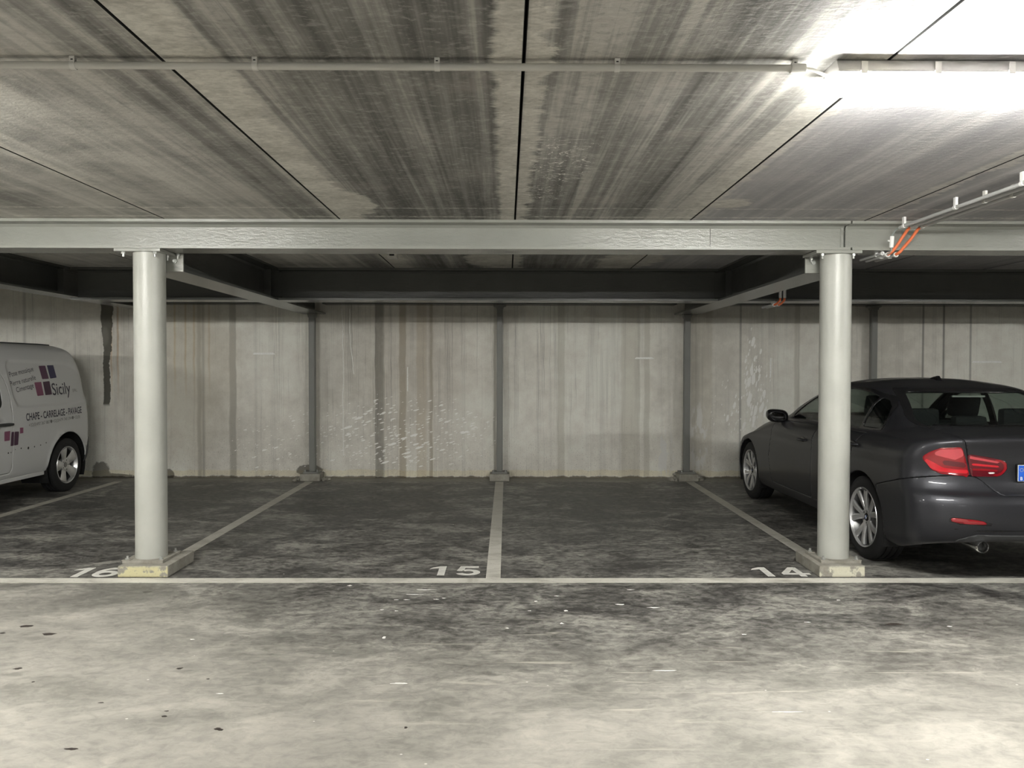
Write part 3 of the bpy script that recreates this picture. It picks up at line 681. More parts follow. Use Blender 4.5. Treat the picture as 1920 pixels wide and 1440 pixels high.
# ------------------------------------------------------------------ vehicle surface tools
def pchip(xs, ys, xq):
    xs = np.asarray(xs, float); ys = np.asarray(ys, float); h = np.diff(xs); d = np.diff(ys) / h
    m = np.zeros_like(ys); m[0] = d[0]; m[-1] = d[-1]
    for i in range(1, len(xs) - 1):
        if d[i - 1] * d[i] > 0:
            w1 = 2 * h[i] + h[i - 1]; w2 = h[i] + 2 * h[i - 1]; m[i] = (w1 + w2) / (w1 / d[i - 1] + w2 / d[i])
    k = np.clip(np.searchsorted(xs, xq) - 1, 0, len(xs) - 2); t = (xq - xs[k]) / h[k]
    return (ys[k] * (1 + 2 * t) * (1 - t) ** 2 + m[k] * h[k] * t * (1 - t) ** 2 + ys[k + 1] * t * t * (3 - 2 * t) + m[k + 1] * h[k] * t * t * (t - 1))
def shell(keys, names, nrings, ncr, nst, ncf, zfun, stf=None):
    """rings from keys; every ring is a rounded outline from rear centre to front centre, mirrored. keys: rows of values for names"""
    K = np.array([k[:-1] for k in keys], float); sub = [k[-1] for k in keys]
    u = np.arange(len(keys), dtype=float); q = []
    for i in range(len(keys) - 1):
        for j in range(sub[i]): q.append(i + j / sub[i])
    q.append(len(keys) - 1); q = np.array(q)
    V = {n: pchip(u, K[:, i], q) for i, n in enumerate(names)}
    th = np.concatenate([np.linspace(0, 1, ncr, endpoint=False), np.full(nst, 1.0), np.linspace(1, 0, ncf + 1)[1:]])
    st_ = np.concatenate([np.zeros(ncr), np.linspace(0, 1, nst) if stf is None else stf(np.linspace(0, 1, nst)), np.ones(ncf)])
    rear = np.concatenate([np.ones(ncr, bool), np.ones(nst, bool), np.zeros(ncf, bool)])
    G = []
    for r in range(len(q)):
        g = {n: V[n][r] for n in names}; n_ = g['n']; e = 2 / n_
        a = th * math.pi / 2
        sx = np.sin(a) ** e; cxn = np.maximum(np.cos(a), 0) ** e
        x = g['w'] * sx
        y0, y1 = g['yr'] + g['Lr'], g['yf'] - g['Lf']
        y = np.where(rear, y0 - g['Lr'] * cxn, y1 + g['Lf'] * cxn)
        mid = th >= 1; y = np.where(mid, y0 + (y1 - y0) * st_, y)
        z = zfun(g, x, y, th, rear, r / (len(q) - 1))
        G.append(np.stack([x, y, z], 1))
    return G
def grid_bm(G, close_last=False):
    bm = bmesh.new(); nr, nc = len(G), len(G[0]); L = []
    for r in range(nr):
        row = []
        for c in range(nc):
            row.append(bm.verts.new(G[r][c]))
        full = row + [bm.verts.new((-v.co.x, v.co.y, v.co.z)) for v in row[-2:0:-1]]
        L.append(full)
    n = len(L[0])
    for a, b in zip(L, L[1:]):
        for i in range(n):
            j = (i + 1) % n
            try: bm.faces.new((a[i], a[j], b[j], b[i]))
            except ValueError: pass
    bmesh.ops.remove_doubles(bm, verts=bm.verts, dist=1e-5)
    bmesh.ops.recalc_face_normals(bm, faces=bm.faces)
    return bm
def sd_poly(px, py, poly):
    P = np.array(poly, float); Q = np.roll(P, -1, 0); d = np.full(px.shape, 1e9); ins = np.zeros(px.shape, bool)
    for (ax, ay), (bx, by) in zip(P, Q):
        ex, ey = bx - ax, by - ay; wx, wy = px - ax, py - ay
        t = np.clip((wx * ex + wy * ey) / (ex * ex + ey * ey + 1e-12), 0, 1)
        d = np.minimum(d, (wx - ex * t) ** 2 + (wy - ey * t) ** 2)
        c = ((ay <= py) & (by > py)) | ((by <= py) & (ay > py))
        with np.errstate(divide='ignore', invalid='ignore'): xi = ax + (py - ay) / (by - ay) * (bx - ax)
        ins ^= c & (px < xi)
    return np.where(ins, -1, 1) * np.sqrt(d)
def rpoly(poly, r): return lambda a, b: sd_poly(a, b, inset(poly, r)) - r
def inset(poly, r):
    c = np.array(poly, float); area = 0.5 * np.sum(c[:, 0] * np.roll(c[:, 1], -1) - np.roll(c[:, 0], -1) * c[:, 1])
    s = 1 if area > 0 else -1; out = []
    for i in range(len(c)):
        p, q, w_ = c[i - 1], c[i], c[(i + 1) % len(c)]
        e1 = (q - p) / np.linalg.norm(q - p); e2 = (w_ - q) / np.linalg.norm(w_ - q)
        n1 = s * np.array([-e1[1], e1[0]]); n2 = s * np.array([-e2[1], e2[0]]); b = n1 + n2; k = max(.35, np.dot(b, b) / 2)
        out.append(q + b * r / k)
    return out
def coords(bm): return np.array([v.co[:] for v in bm.verts]).reshape(-1, 3)
def cut(bm, f):
    bm.verts.index_update(); X = coords(bm); val = f(X)
    eps = 2e-4; val = np.where(np.abs(val) < eps, np.where(val >= 0, eps, -eps), val)
    vd = {v: val[v.index] for v in bm.verts}; new = set()
    for e in [e for e in bm.edges if vd[e.verts[0]] * vd[e.verts[1]] < 0]:
        a, b = e.verts; t = vd[a] / (vd[a] - vd[b])
        ne, nv = bmesh.utils.edge_split(e, a, t); vd[nv] = 0.0; new.add(nv)
    for fc in list({fc for v in new for fc in v.link_faces}):
        nv = [v for v in fc.verts if v in new]
        if len(nv) == 2:
            i, j = [list(fc.verts).index(v) for v in nv]; n = len(fc.verts)
            if (i - j) % n in (1, n - 1): continue
            bmesh.utils.face_split(fc, nv[0], nv[1])
    return vd
def face_val(vd, fc): 
    s = [vd[v] for v in fc.verts if vd.get(v, 0.0) != 0.0]
    return sum(s) / len(s) if s else 0.0
def keep(src, f, lvl=0.0, inside=True, free=False):
    """copy of src trimmed to f < lvl (or f > lvl)"""
    bm = src.copy(); 
    vd = cut(bm, lambda X: f(X) - lvl)
    s = 1 if inside else -1
    bad = [fc for fc in bm.faces if face_val(vd, fc) * s > 0]
    bmesh.ops.delete(bm, geom=bad, context='FACES')
    lo = [v for v in bm.verts if not v.link_faces]; bmesh.ops.delete(bm, geom=lo, context='VERTS')
    if free: src.free()
    return bm
def push(bm, d):
    bm.normal_update()
    for v in bm.verts: v.co += v.normal * d
    return bm
def near(bm, sel):
    """copy only the faces whose centre satisfies sel"""
    b = bm.copy(); bad = [f for f in b.faces if not sel(f.calc_center_median())]
    bmesh.ops.delete(b, geom=bad, context='FACES'); lo = [v for v in b.verts if not v.link_faces]; bmesh.ops.delete(b, geom=lo, context='VERTS'); return b

# ------------------------------------------------------------------ vehicle materials
def car_paint(name, col, metallic, rough, flakes=.0):
    t = NT(name, rough, .5, metallic)
    co = t.n('ShaderNodeTexCoord').outputs['Object']
    n = t.noise(co, 350, 1)
    t.col(t.ramp(n, [(.35, tuple(c * (1 - flakes) for c in col)), (.65, tuple(c * (1 + flakes) for c in col))]))
    t.b.inputs['Coat Weight'].default_value = .35; t.b.inputs['Coat Roughness'].default_value = .05; t.b.inputs['Coat IOR'].default_value = 1.4
    return t.m
def glass_mat(name, tint, refl=.05):
    m = bpy.data.materials.new(name); m.use_nodes = True; nt = m.node_tree; nt.nodes.clear()
    tr = nt.nodes.new('ShaderNodeBsdfTransparent'); tr.inputs[0].default_value = tint + (1,)
    gl = nt.nodes.new('ShaderNodeBsdfGlossy'); gl.inputs['Roughness'].default_value = .02
    lw = nt.nodes.new('ShaderNodeLayerWeight'); lw.inputs[0].default_value = .5
    pw = nt.nodes.new('ShaderNodeMath'); pw.operation = 'POWER'; nt.links.new(lw.outputs['Facing'], pw.inputs[0]); pw.inputs[1].default_value = 4.5
    fr = nt.nodes.new('ShaderNodeMath'); fr.operation = 'MULTIPLY_ADD'; nt.links.new(pw.outputs[0], fr.inputs[0]); fr.inputs[1].default_value = .75; fr.inputs[2].default_value = .04
    mx = nt.nodes.new('ShaderNodeMixShader'); o = nt.nodes.new('ShaderNodeOutputMaterial')
    nt.links.new(fr.outputs[0], mx.inputs[0]); nt.links.new(tr.outputs[0], mx.inputs[1]); nt.links.new(gl.outputs[0], mx.inputs[2]); nt.links.new(mx.outputs[0], o.inputs[0])
    return m
M['bmw'] = car_paint('dark_grey_metallic_paint', (.036, .0365, .042), .6, .42, .12)
M['van'] = car_paint('white_van_paint', (.60, .605, .60), 0, .38)
M['glass'] = glass_mat('tinted_car_glass', (.50, .56, .53))
M['glassd'] = glass_mat('dark_van_glass', (.06, .07, .07))
M['trim'] = plain('gloss_black_trim', (.010, .010, .011), .18, objc=True)
M['rub'] = plain('tyre_rubber', (.011, .011, .0115), .75, vs=60, bump=.2, objc=True)
M['bplast'] = plain('grey_textured_plastic', (.045, .046, .048), .6, vs=120, bump=.3, objc=True)
M['liner'] = plain('arch_liner_black', (.006, .006, .006), .9, objc=True)
M['cabin'] = plain('dark_cabin_cloth', (.022, .022, .024), .85, objc=True)
M['alloy'] = plain('silver_alloy', (.62, .62, .62), .28, .65, objc=True)
M['alloyd'] = plain('shaded_alloy_barrel', (.30, .30, .30), .4, .9, objc=True)
M['chrome'] = plain('chrome', (.75, .75, .74), .12, 1, objc=True)
M['mirror'] = plain('mirror_glass', (.8, .8, .8), .02, 1, var=0, objc=True)
M['disc'] = plain('brake_disc_iron', (.13, .12, .115), .4, .8, objc=True)
def lens(name, col, rough=.12):
    m = plain(name, col, rough, var=.03, objc=True); m.node_tree.nodes['Principled BSDF'].inputs['Coat Weight'].default_value = 1
    return m
M['red'] = lens('red_lamp_lens', (.24, .004, .010)); M['redd'] = lens('deep_red_lamp_inner', (.10, .004, .010)); M['redl'] = lens('bright_red_light_bar', (.55, .010, .022)); M['pink'] = lens('pale_red_reflection_and_bar', (.50, .055, .07))
M['clear'] = lens('clear_lamp_lens', (.75, .72, .7)); M['blue'] = plain('plate_blue', (.02, .12, .62), .4); M['plate'] = plain('plate_white', (.75, .75, .72), .4)
M['yel'] = plain('star_yellow', (.85, .65, .05), .5); M['emb'] = plain('emblem_blue', (.02, .09, .35), .3, objc=True); M['embw'] = plain('emblem_white', (.8, .8, .8), .3, objc=True)

def tyre_bm(R_, W, rim):
    bm = bmesh.new(); h = W / 2; s = R_ - rim
    pr = [(-h * .78, rim + .006), (-h * .94, rim + .011), (-h, rim + s * .42), (-h * .97, rim + s * .72), (-h * .84, R_ - .006)]
    g = []
    n = 4
    for i in range(n + 1):
        x = -h * .80 + (h * 1.6) * i / n
        if 0 < i < n: g += [(x - .006, R_), (x - .0045, R_ - .008), (x + .0045, R_ - .008), (x + .006, R_)]
        else: g += [(x, R_ - .001 if i in (0, n) else R_)]
    pr = pr + g + [(-a, b) for a, b in pr[::-1]]
    revolve(bm, pr, 72)
    # shoulder tread blocks: narrow cuts across both shoulders
    return fixn(bm)
def rim_bm(rim, W, kind):
    """outer face looks along -x"""
    bm = bmesh.new(); h = W / 2
    revolve(bm, [(-h * .90, rim + .010), (-h * .98, rim + .007), (-h * .97, rim + .002), (-h * .80, rim - .006), (-h * .60, rim - .014), (-h * .2, rim - .022), (h * .8, rim - .02)], 64, mi=1)
    for f in bm.faces:
        if f.calc_center_median().x < -h * .70: f.material_index = 0
    hub = .068 if kind == 'v' else .085
    fx = -h * .62
    revolve(bm, [(fx + .03, hub), (fx - .008, hub * .98), (fx - .012, hub * .85), (fx - .006, .034), (fx - .006, .0)], 32, mi=0)
    def spoke(a, w0, w1, skew):
        ns = 9; rows = []
        for i in range(ns):
            t = i / (ns - 1); r = hub * .8 + (rim - .012 - hub * .8) * t
            w = w0 + (w1 - w0) * t; xx = fx - .010 - .018 * math.sin(t * 1.5) + .0; xb = xx + .030
            ang = a + skew * t
            c = Vector((0, math.cos(ang), math.sin(ang))); p = Vector((0, -math.sin(ang), math.cos(ang)))
            q = [c * r + p * (-w), c * r + p * (-w * .62), c * r + p * (w * .62), c * r + p * w, c * r + p * (w * .5), c * r + p * (-w * .5)]
            xs = [xx + .010, xx, xx, xx + .010, xb, xb]
            rows.append([bm.verts.new((xs[k], q[k].y, q[k].z)) for k in range(6)])
        for A, Bn in zip(rows, rows[1:]):
            for k in range(6): bm.faces.new((A[k], A[(k + 1) % 6], Bn[(k + 1) % 6], Bn[k]))
        bm.faces.new(rows[0]); bm.faces.new(rows[-1])
    if kind == 'v':
        for k in range(5):
            a = 2 * math.pi * k / 5 + R(90)
            for s in (-1, 1): spoke(a + s * R(9), .018, .027, s * R(8.5))
    else:
        for k in range(5): spoke(2 * math.pi * k / 5 + R(20), .044, .072, 0)
    fixn(bm)
    for k in range(5):
        a = 2 * math.pi * k / 5 + R(55); c = (0, math.cos(a) * hub * .68, math.sin(a) * hub * .68)
        cyl(bm, (fx - .004, c[1], c[2]), (fx - .013, c[1], c[2]), .009, seg=6, mi=1)
    return bm
def wheels(root, pos, R_, W, rim, kind, sides=(-1, 1)):
    """pos: list of (x_of_outer_face, y); left side faces -x"""
    tp = rp = None
    for s in sides:
        for (xo, y) in pos:
            if tp is None:
                w_ = obj('wheel', rim_bm(rim, W, kind), [M['alloy'], M['alloyd']], root, auto=38)
                ty = obj('tyre', tyre_bm(R_, W, rim), M['rub'], w_, auto=50)
                bm = bmesh.new(); revolve(bm, [(0, .0), (0, rim * .62), (.02, rim * .62)], 32); dk = obj('brake_disc', fixn(bm), M['disc'], w_, auto=30)
                bm = bmesh.new(); revolve(bm, [(-W / 2 * .62 - .0, .0), (-W / 2 * .62 - .012, .0), (-W / 2 * .62 - .012, .026), (-W / 2 * .62 - .006, .033)], 24); hc = obj('hub_cap', bm, M['trim'] if kind == 'v' else M['alloyd'], w_, auto=30)
                if kind == 'v':
                    xh = -W / 2 * .62 - .0124
                    for qd in range(4):
                        bm = bmesh.new(); c0 = bm.verts.new((xh, 0, 0)); ar = [bm.verts.new((xh, .016 * math.cos(R(90 * qd + 15 * i)), .016 * math.sin(R(90 * qd + 15 * i)))) for i in range(7)]
                        for i in range(6): bm.faces.new((c0, ar[i], ar[i + 1]))
                        obj('emblem_quarter', fixn(bm), M['emb'] if qd % 2 else M['embw'], w_)
                tp = w_
            else: w_ = link_tree(tp, root)
            w_.location = (s * (xo - W / 2), y, R_)
            w_.rotation_euler = (R(13 * (y + 2 * s)), 0, 0) if s < 0 else (R(13 * y), 0, math.pi)
def seat(root, x, y, fy=1, z0=.30, name='seat'):
    """a car seat; fy = +1 when it faces +y"""
    bm = bmesh.new(); B(bm, x - .25, x + .25, y - .25, y + .27, z0, z0 + .16, 0, .05)
    def leaned(b, pts):
        pass
    fs = len(bm.verts)
    b2 = bmesh.new(); B(b2, x - .24, x + .24, -.06, .06, 0, .60, 0, .05); bmesh.ops.rotate(b2, cent=(0, 0, 0), matrix=Matrix.Rotation(R(16) * fy, 3, 'X'), verts=b2.verts); bmesh.ops.translate(b2, vec=(0, y - .27 * fy, z0 + .12), verts=b2.verts)
    me = bpy.data.meshes.new('t'); b2.to_mesh(me); bm.from_mesh(me); b2.free(); bpy.data.meshes.remove(me)
    s_ = obj(name, bm, M['cabin'], root, auto=40)
    b3 = bmesh.new(); B(b3, x - .13, x + .13, -.045, .045, .64, .83, 0, .04)
    for k in (-.06, .06): cyl(b3, (x + k, 0, .58), (x + k, 0, .68), .007, seg=8)
    bmesh.ops.rotate(b3, cent=(0, 0, 0), matrix=Matrix.Rotation(R(16) * fy, 3, 'X'), verts=b3.verts); bmesh.ops.translate(b3, vec=(0, y - .27 * fy, z0 + .12), verts=b3.verts)
    obj('headrest', b3, M['cabin'], s_, auto=40)
def arch_liner(root, yc, R_, x0, x1, name='arch_liner'):
    for s in (-1, 1):
        bm = bmesh.new(); ring = arc(0, R_, 1, 1, -20, 200, 24)
        a = [(yc + math.cos(R(t)) * R_, .32 + math.sin(R(t)) * R_) for t in range(-25, 206, 10)]
        A = [bm.verts.new((s * x0, p, q)) for p, q in a]; Bn = [bm.verts.new((s * x1, p, q)) for p, q in a]
        for i in range(len(a) - 1): bm.faces.new((A[i], A[i + 1], Bn[i + 1], Bn[i]))
        bm.faces.new(A)
        obj(name, bm, M['liner'], root, smooth=False)

# ------------------------------------------------------------------ dark saloon
NM = ['zr', 'zs', 'zb', 'zf', 'w', 'yr', 'yf', 'Lr', 'Lf', 'n']
#        zr    zs    belt  zf     w     yr    yf    Lr   Lf   n   sub
CARK = [(.345, .205, 0, .20, .80, .18, 4.50, .45, .6, 2.7, 3),
        (.335, .215, 0, .21, .862, .075, 4.56, .40, .60, 2.8, 5),
        (.39, .30, 0, .30, .893, .018, 4.60, .37, .62, 2.8, 6),
        (.48, .43, 0, .42, .903, .000, 4.62, .36, .65, 2.8, 7),
        (.575, .545, 0, .51, .906, .006, 4.615, .36, .68, 2.8, 8),
        (.628, .62, .0, .56, .9055, .028, 4.60, .36, .70, 2.8, 8),
        (.662, .67, .1, .59, .904, .075, 4.58, .35, .72, 2.8, 8),
        (.73, .735, .2, .625, .901, .108, 4.56, .34, .75, 2.8, 9),
        (.80, .79, .35, .655, .896, .116, 4.54, .34, .77, 2.8, 9),
        (.875, .835, .55, .68, .897, .112, 4.51, .34, .80, 2.8, 9),
        (.945, .875, .8, .705, .885, .098, 4.46, .35, .82, 2.8, 9),
        (1.000, .915, .95, .725, .862, .078, 4.40, .36, .84, 2.7, 6),
        (1.020, .935, 1, .74, .842, .085, 4.35, .36, .85, 2.7, 5),
        (1.032, .950, 1, .76, .820, .12, 4.27, .36, .85, 2.7, 8),
        (1.052, .962, 1, .90, .792, .34, 3.78, .40, .6, 3.0, 8),
        (1.072, .975, .95, 1.00, .765, .565, 3.27, .42, .48, 3.4, 7),
        (1.16, 1.09, .6, 1.115, .728, .77, 2.99, .42, .46, 3.4, 10),
        (1.25, 1.20, .3, 1.225, .683, .98, 2.70, .42, .42, 3.4, 10),
        (1.310, 1.30, .1, 1.325, .628, 1.15, 2.42, .40, .40, 3.4, 8),
        (1.338, 1.340, .0, 1.358, .578, 1.235, 2.29, .40, .38, 2.9, 7),
        (1.370, 1.372, 0, 1.386, .47, 1.42, 2.15, .34, .3, 2.6, 6),
        (1.397, 1.397, 0, 1.402, .25, 1.60, 2.04, .15, .15, 2.6, 4),
        (1.408, 1.408, 0, 1.408, .001, 1.80, 1.85, .02, .02, 2, 1)]
def car_z(g, x, y, th, rear, f):
    s = th ** 2
    # belt droop towards the nose: blends side height down ahead of the windscreen
    drop = -.285 * np.clip((y - 3.02) / 1.15, 0, 1.25) ** 1.5 + .030 * np.clip((1.6 - y) / 1.3, 0, 1) ** 1.4
    zs = g['zs'] + g['zb'] * drop
    zr = g['zr'] * (1 - s) + zs * s
    zf = g['zf'] * (1 - s) + zs * s
    return np.where(rear, zr, zf)
carG = shell(CARK, NM, 0, 56, 190, 30, car_z)
def hull(G, x): return grid_bm(G)
car_full = grid_bm(carG)
_in = lambda c: abs(c.x) > .45 and .8 < c.y < 3.0 and c.z > .9
bmesh.ops.subdivide_edges(car_full, edges=[e for e in car_full.edges if _in(e.verts[0].co) and _in(e.verts[1].co)], cuts=1, use_grid_fill=True, smooth=0)
CX_, CY_ = 3.675, 5.035
car = empty('saloon_car', (CX_, CY_, 0), 0, 'dark grey saloon car parked nose to the wall behind the right column', 'car')
XX = lambda X: X[:, 0]; YY = lambda X: X[:, 1]; ZZ = lambda X: X[:, 2]
AXR, AXF, RA = .985, 3.80, .355
def circ(yc, zc, r): return lambda X: np.sqrt((YY(X) - yc) ** 2 + (ZZ(X) - zc) ** 2) - r
def side_only(f, xmin=.45): return lambda X: np.where(np.abs(XX(X)) > xmin, f(X), 1.0)
body = keep(car_full, lambda X: np.minimum(side_only(circ(AXR, .33, RA), .7)(X), side_only(circ(AXF, .33, RA), .7)(X)), 0, False)
DLO = [(.955, 1.005), (.925, 1.055), (.935, 1.125), (1.00, 1.20), (1.12, 1.262), (1.38, 1.312), (1.75, 1.335), (2.10, 1.325), (2.36, 1.265), (2.60, 1.155), (2.86, 1.0), (2.86, .985), (1.9, .985), (1.1, .995)]
def fDLO(X): return np.where(np.abs(XX(X)) > .5, sd_poly(YY(X), ZZ(X), DLO), 1.0)
PF = [(1.99, 1.0), (1.97, 1.305), (2.10, 1.302), (2.34, 1.245), (2.58, 1.138), (2.80, 1.0)]
PR = [(1.325, 1.0), (1.225, 1.255), (1.40, 1.292), (1.75, 1.314), (1.885, 1.310), (1.905, 1.0)]
PQ = [(.975, 1.018), (.95, 1.06), (.957, 1.118), (1.02, 1.185), (1.12, 1.237), (1.195, 1.250), (1.292, 1.012)]
def side(poly, r): 
    g = rpoly(poly, r); return lambda X: np.where(np.abs(XX(X)) > .5, g(YY(X), ZZ(X)), 1.0)
fPF, fPR, fPQ = side(PF, .02), side(PR, .02), side(PQ, .02)
RW = [(-.47, 1.300), (.47, 1.300), (.59, 1.12), (.60, 1.085), (.54, 1.074), (-.54, 1.074), (-.60, 1.085), (-.59, 1.12)]
RWo = [(-.52, 1.328), (.52, 1.328), (.635, 1.12), (.645, 1.072), (.56, 1.064), (-.56, 1.064), (-.645, 1.072), (-.635, 1.12)]
WS = [(-.56, 1.32), (.56, 1.32), (.70, 1.02), (-.70, 1.02)]; WSo = [(-.58, 1.34), (.58, 1.34), (.73, 1.0), (-.73, 1.0)]
def end(poly, r, rear=True):
    g = rpoly(poly, r)
    def f(X):
        v = g(XX(X), ZZ(X)); c = (YY(X) < 1.45) if rear else (YY(X) > 2.1)
        return np.where(c, v, 1.0)
    return f
fRW, fRWo, fWS, fWSo = end(RW, .04), end(RWo, .05), end(WS, .04, False), end(WSo, .05, False)
# windows and their black surrounds
sidebm = near(car_full, lambda c: abs(c.x) > .45 and .8 < c.y < 3.0 and c.z > .9)
for s, nm in ((-1, 'L'), (1, 'R')):
    sb = near(sidebm, lambda c: c.x * s > 0)
    fr = keep(keep(sb, fDLO), lambda X: np.minimum(np.minimum(fPF(X), fPR(X)), fPQ(X)), 0, False, True)
    wf = obj('window_frame', push(fr, .001), M['trim'], car, smooth=True, sol=.015)
    for nm2, f in (('front_side_window', fPF), ('rear_side_window', fPR), ('quarter_window', fPQ)):
        obj(nm2, push(keep(sb, f, .004), -.003), M['glass'], car, smooth=True)
    sb.free()
sidebm.free()
rb_ = near(car_full, lambda c: .4 < c.y < 1.6 and c.z > 1.02 and abs(c.x) < .75)
obj('rear_window', push(keep(rb_, fRW, .003), -.003), M['glass'], car, smooth=True)
obj('rear_window_frame', push(keep(keep(rb_, fRWo), fRW, 0, False, True), .0), M['trim'], car, smooth=True, sol=.012); rb_.free()
wb = near(car_full, lambda c: 2.0 < c.y < 3.5 and c.z > .97 and abs(c.x) < .76)
obj('windscreen', push(keep(wb, fWS, .003), -.003), M['glass'], car, smooth=True)
obj('windscreen_frame', keep(keep(wb, fWSo), fWS, 0, False, True), M['trim'], car, smooth=True, sol=.012); wb.free()
body = keep(body, lambda X: np.minimum(np.minimum(fDLO(X), fRWo(X)), fWSo(X)), 0, False, True)
# split the panels off with a 5 mm gap
def ss_(v, a, b): t = np.clip((v - a) / (b - a), 0, 1); return t * t * (3 - 2 * t)
def zlid(ax): return .640 + .120 * ss_(ax, .36, .54)
def xlid(z): return .532 + .066 * np.clip((z - .77) / .24, 0, 1.3)
def fLID(X):
    ax = np.abs(XX(X)); z = ZZ(X)
    v = np.maximum(np.maximum(ax - xlid(z), zlid(ax) - z), YY(X) - .505)
    return np.where(z < 1.075, v, 1.0)
def fBUMP(X):
    ax = np.abs(XX(X)); z = ZZ(X); y = YY(X); zt_ = np.where(ax < .60, zlid(ax), .765 - .25 * np.clip(y - .15, 0, 1))
    return np.maximum(z - zt_, y - .72)
def fFB(X): return np.maximum(ZZ(X) - .66, 4.02 - YY(X))
def door(poly, r):
    g = rpoly(poly, r); return lambda X: np.where((np.abs(XX(X)) > .6), g(YY(X), ZZ(X)), 1.0)
fD1 = door([(1.975, .31), (3.02, .31), (3.10, .55), (3.02, .955), (1.975, .962)], .03)
fD2 = door([(1.44, .31), (1.965, .31), (1.965, .962), (1.12, .972), (1.17, .80), (1.32, .66), (1.42, .5)], .03)
def fHOOD(X): return np.where(YY(X) > 3.0, np.maximum(np.maximum(np.abs(XX(X)) - (.70 + .03 * (4.2 - YY(X))), .74 - ZZ(X)), 3.28 - .12 * np.abs(XX(X)) - YY(X) + .03), 1.0)
G_ = .0022
parts = {}
for nm, f in (('trunk_lid', fLID), ('rear_bumper', fBUMP), ('front_bumper', fFB), ('bonnet', fHOOD), ('front_door', fD1), ('rear_door', fD2)):
    parts[nm] = keep(body, f, -G_); body = keep(body, f, G_, False, True)
obj('body', body, M['bmw'], car, smooth=True, sol=.012)
cpart = {}
for nm in ('trunk_lid', 'rear_bumper', 'front_bumper', 'bonnet'):
    cpart[nm] = obj(nm, parts[nm], M['bmw'], car, smooth=True, sol=.012)
for nm in ('front_door', 'rear_door'):
    for s in (-1, 1):
        cpart[(nm, s)] = obj(nm, near(parts[nm], lambda c: c.x * s > 0), M['bmw'], car, smooth=True, sol=.012)
    parts[nm].free()
# dark inner shell so that the gaps and the cabin floor read dark
inn = [k[:4] + (k[4] - .045, k[5] + .06, k[6] - .08) + k[7:] for k in CARK[:14]]
ib = grid_bm(shell([(.22, .2, 0, .2, .05, 2.2, 2.4, .02, .02, 2, 1)] + inn, NM, 0, 14, 40, 12, car_z))
for v in ib.verts:
    v.co.z = max(.2, min(v.co.z, .93))
ib = keep(ib, lambda X: np.minimum(side_only(circ(AXR, .33, RA + .01), .60)(X), side_only(circ(AXF, .33, RA + .01), .60)(X)), 0, False, True)
obj('dark_inner_shell', ib, M['liner'], car, smooth=False)
arch_liner(car, AXR, RA + .012, .60, .885); arch_liner(car, AXF, RA + .012, .60, .885)
wheels(car, [(.888, AXR), (.888, AXF)], .322, .215, .225, 'v')
# cabin
bm = bmesh.new(); B(bm, -.62, .62, .62, 1.02, .90, .99, 0, .02); obj('parcel_shelf', bm, M['cabin'], car)
bm = bmesh.new(); B(bm, -.62, .62, 1.02, 1.16, .45, 1.03, 0, .05); B(bm, -.62, .62, 1.1, 1.6, .35, .55, 0, .05); rs = obj('rear_seat', bm, M['cabin'], car, auto=40)
for x in (-.38, .0, .38):
    bm = bmesh.new(); B(bm, x - .13, x + .13, 1.04, 1.13, 1.02, 1.02 + (.15 if x else .09), 0, .035); obj('headrest', bm, M['cabin'], rs, auto=40)
seat(car, -.37, 2.25, 1, .33, 'front_seat'); seat(car, .37, 2.25, 1, .33, 'front_seat')
bm = bmesh.new(); B(bm, -.68, .68, 2.75, 3.1, .70, .985, 0, .05); obj('dashboard', bm, M['cabin'], car, auto=40)
bm = bmesh.new(); B(bm, -.46, .46, 1.42, 2.12, 1.295, 1.315, 0, .008); obj('headliner', bm, M['cabin'], car)
# rear lamps
def sdom(poly, r, s):
    g = rpoly(poly, r)
    return lambda X: np.where((XX(X) * s > .2) & (YY(X) < .8), g(np.abs(XX(X)) + YY(X), ZZ(X)), 1.0)
LO = [(1.075, .872), (1.05, .892), (1.0, .918), (.91, .947), (.752, .955), (.735, .893), (.706, .773), (.706, .758), (.81, .762), (.91, .768), (.985, .792), (1.035, .838)]
LI = [(.735, .948), (.718, .908), (.577, .891), (.467, .871), (.441, .855), (.439, .809), (.470, .772), (.50, .758), (.69, .758), (.722, .893)]
LI = [(.718, .910), (.577, .891), (.467, .871), (.441, .855), (.439, .809), (.470, .772), (.50, .758), (.690, .758), (.700, .80)]
LOp = [(.975, .905), (.91, .938), (.755, .946), (.742, .897), (.81, .868), (.89, .884)]
LOd = [(.915, .862), (.86, .862), (.735, .850), (.722, .812), (.80, .822), (.89, .83)]
LOb = [(1.05, .862), (1.03, .868), (.955, .838), (.90, .812), (.80, .803), (.715, .802), (.712, .776), (.81, .778), (.93, .785), (1.0, .805)]
LIa = [(.700, .898), (.60, .880), (.485, .860), (.482, .846), (.60, .864), (.700, .878)]
LIb = [(.692, .848), (.60, .842), (.485, .832), (.485, .820), (.60, .828), (.692, .834)]
LIcb = [(.688, .812), (.60, .812), (.50, .806), (.50, .795), (.60, .798), (.686, .799)]
LIw = [(.585, .788), (.515, .789), (.515, .779), (.575, .776)]
rearbm = near(car_full, lambda c: c.y < .85 and c.z < 1.0)
cornerbm = rearbm
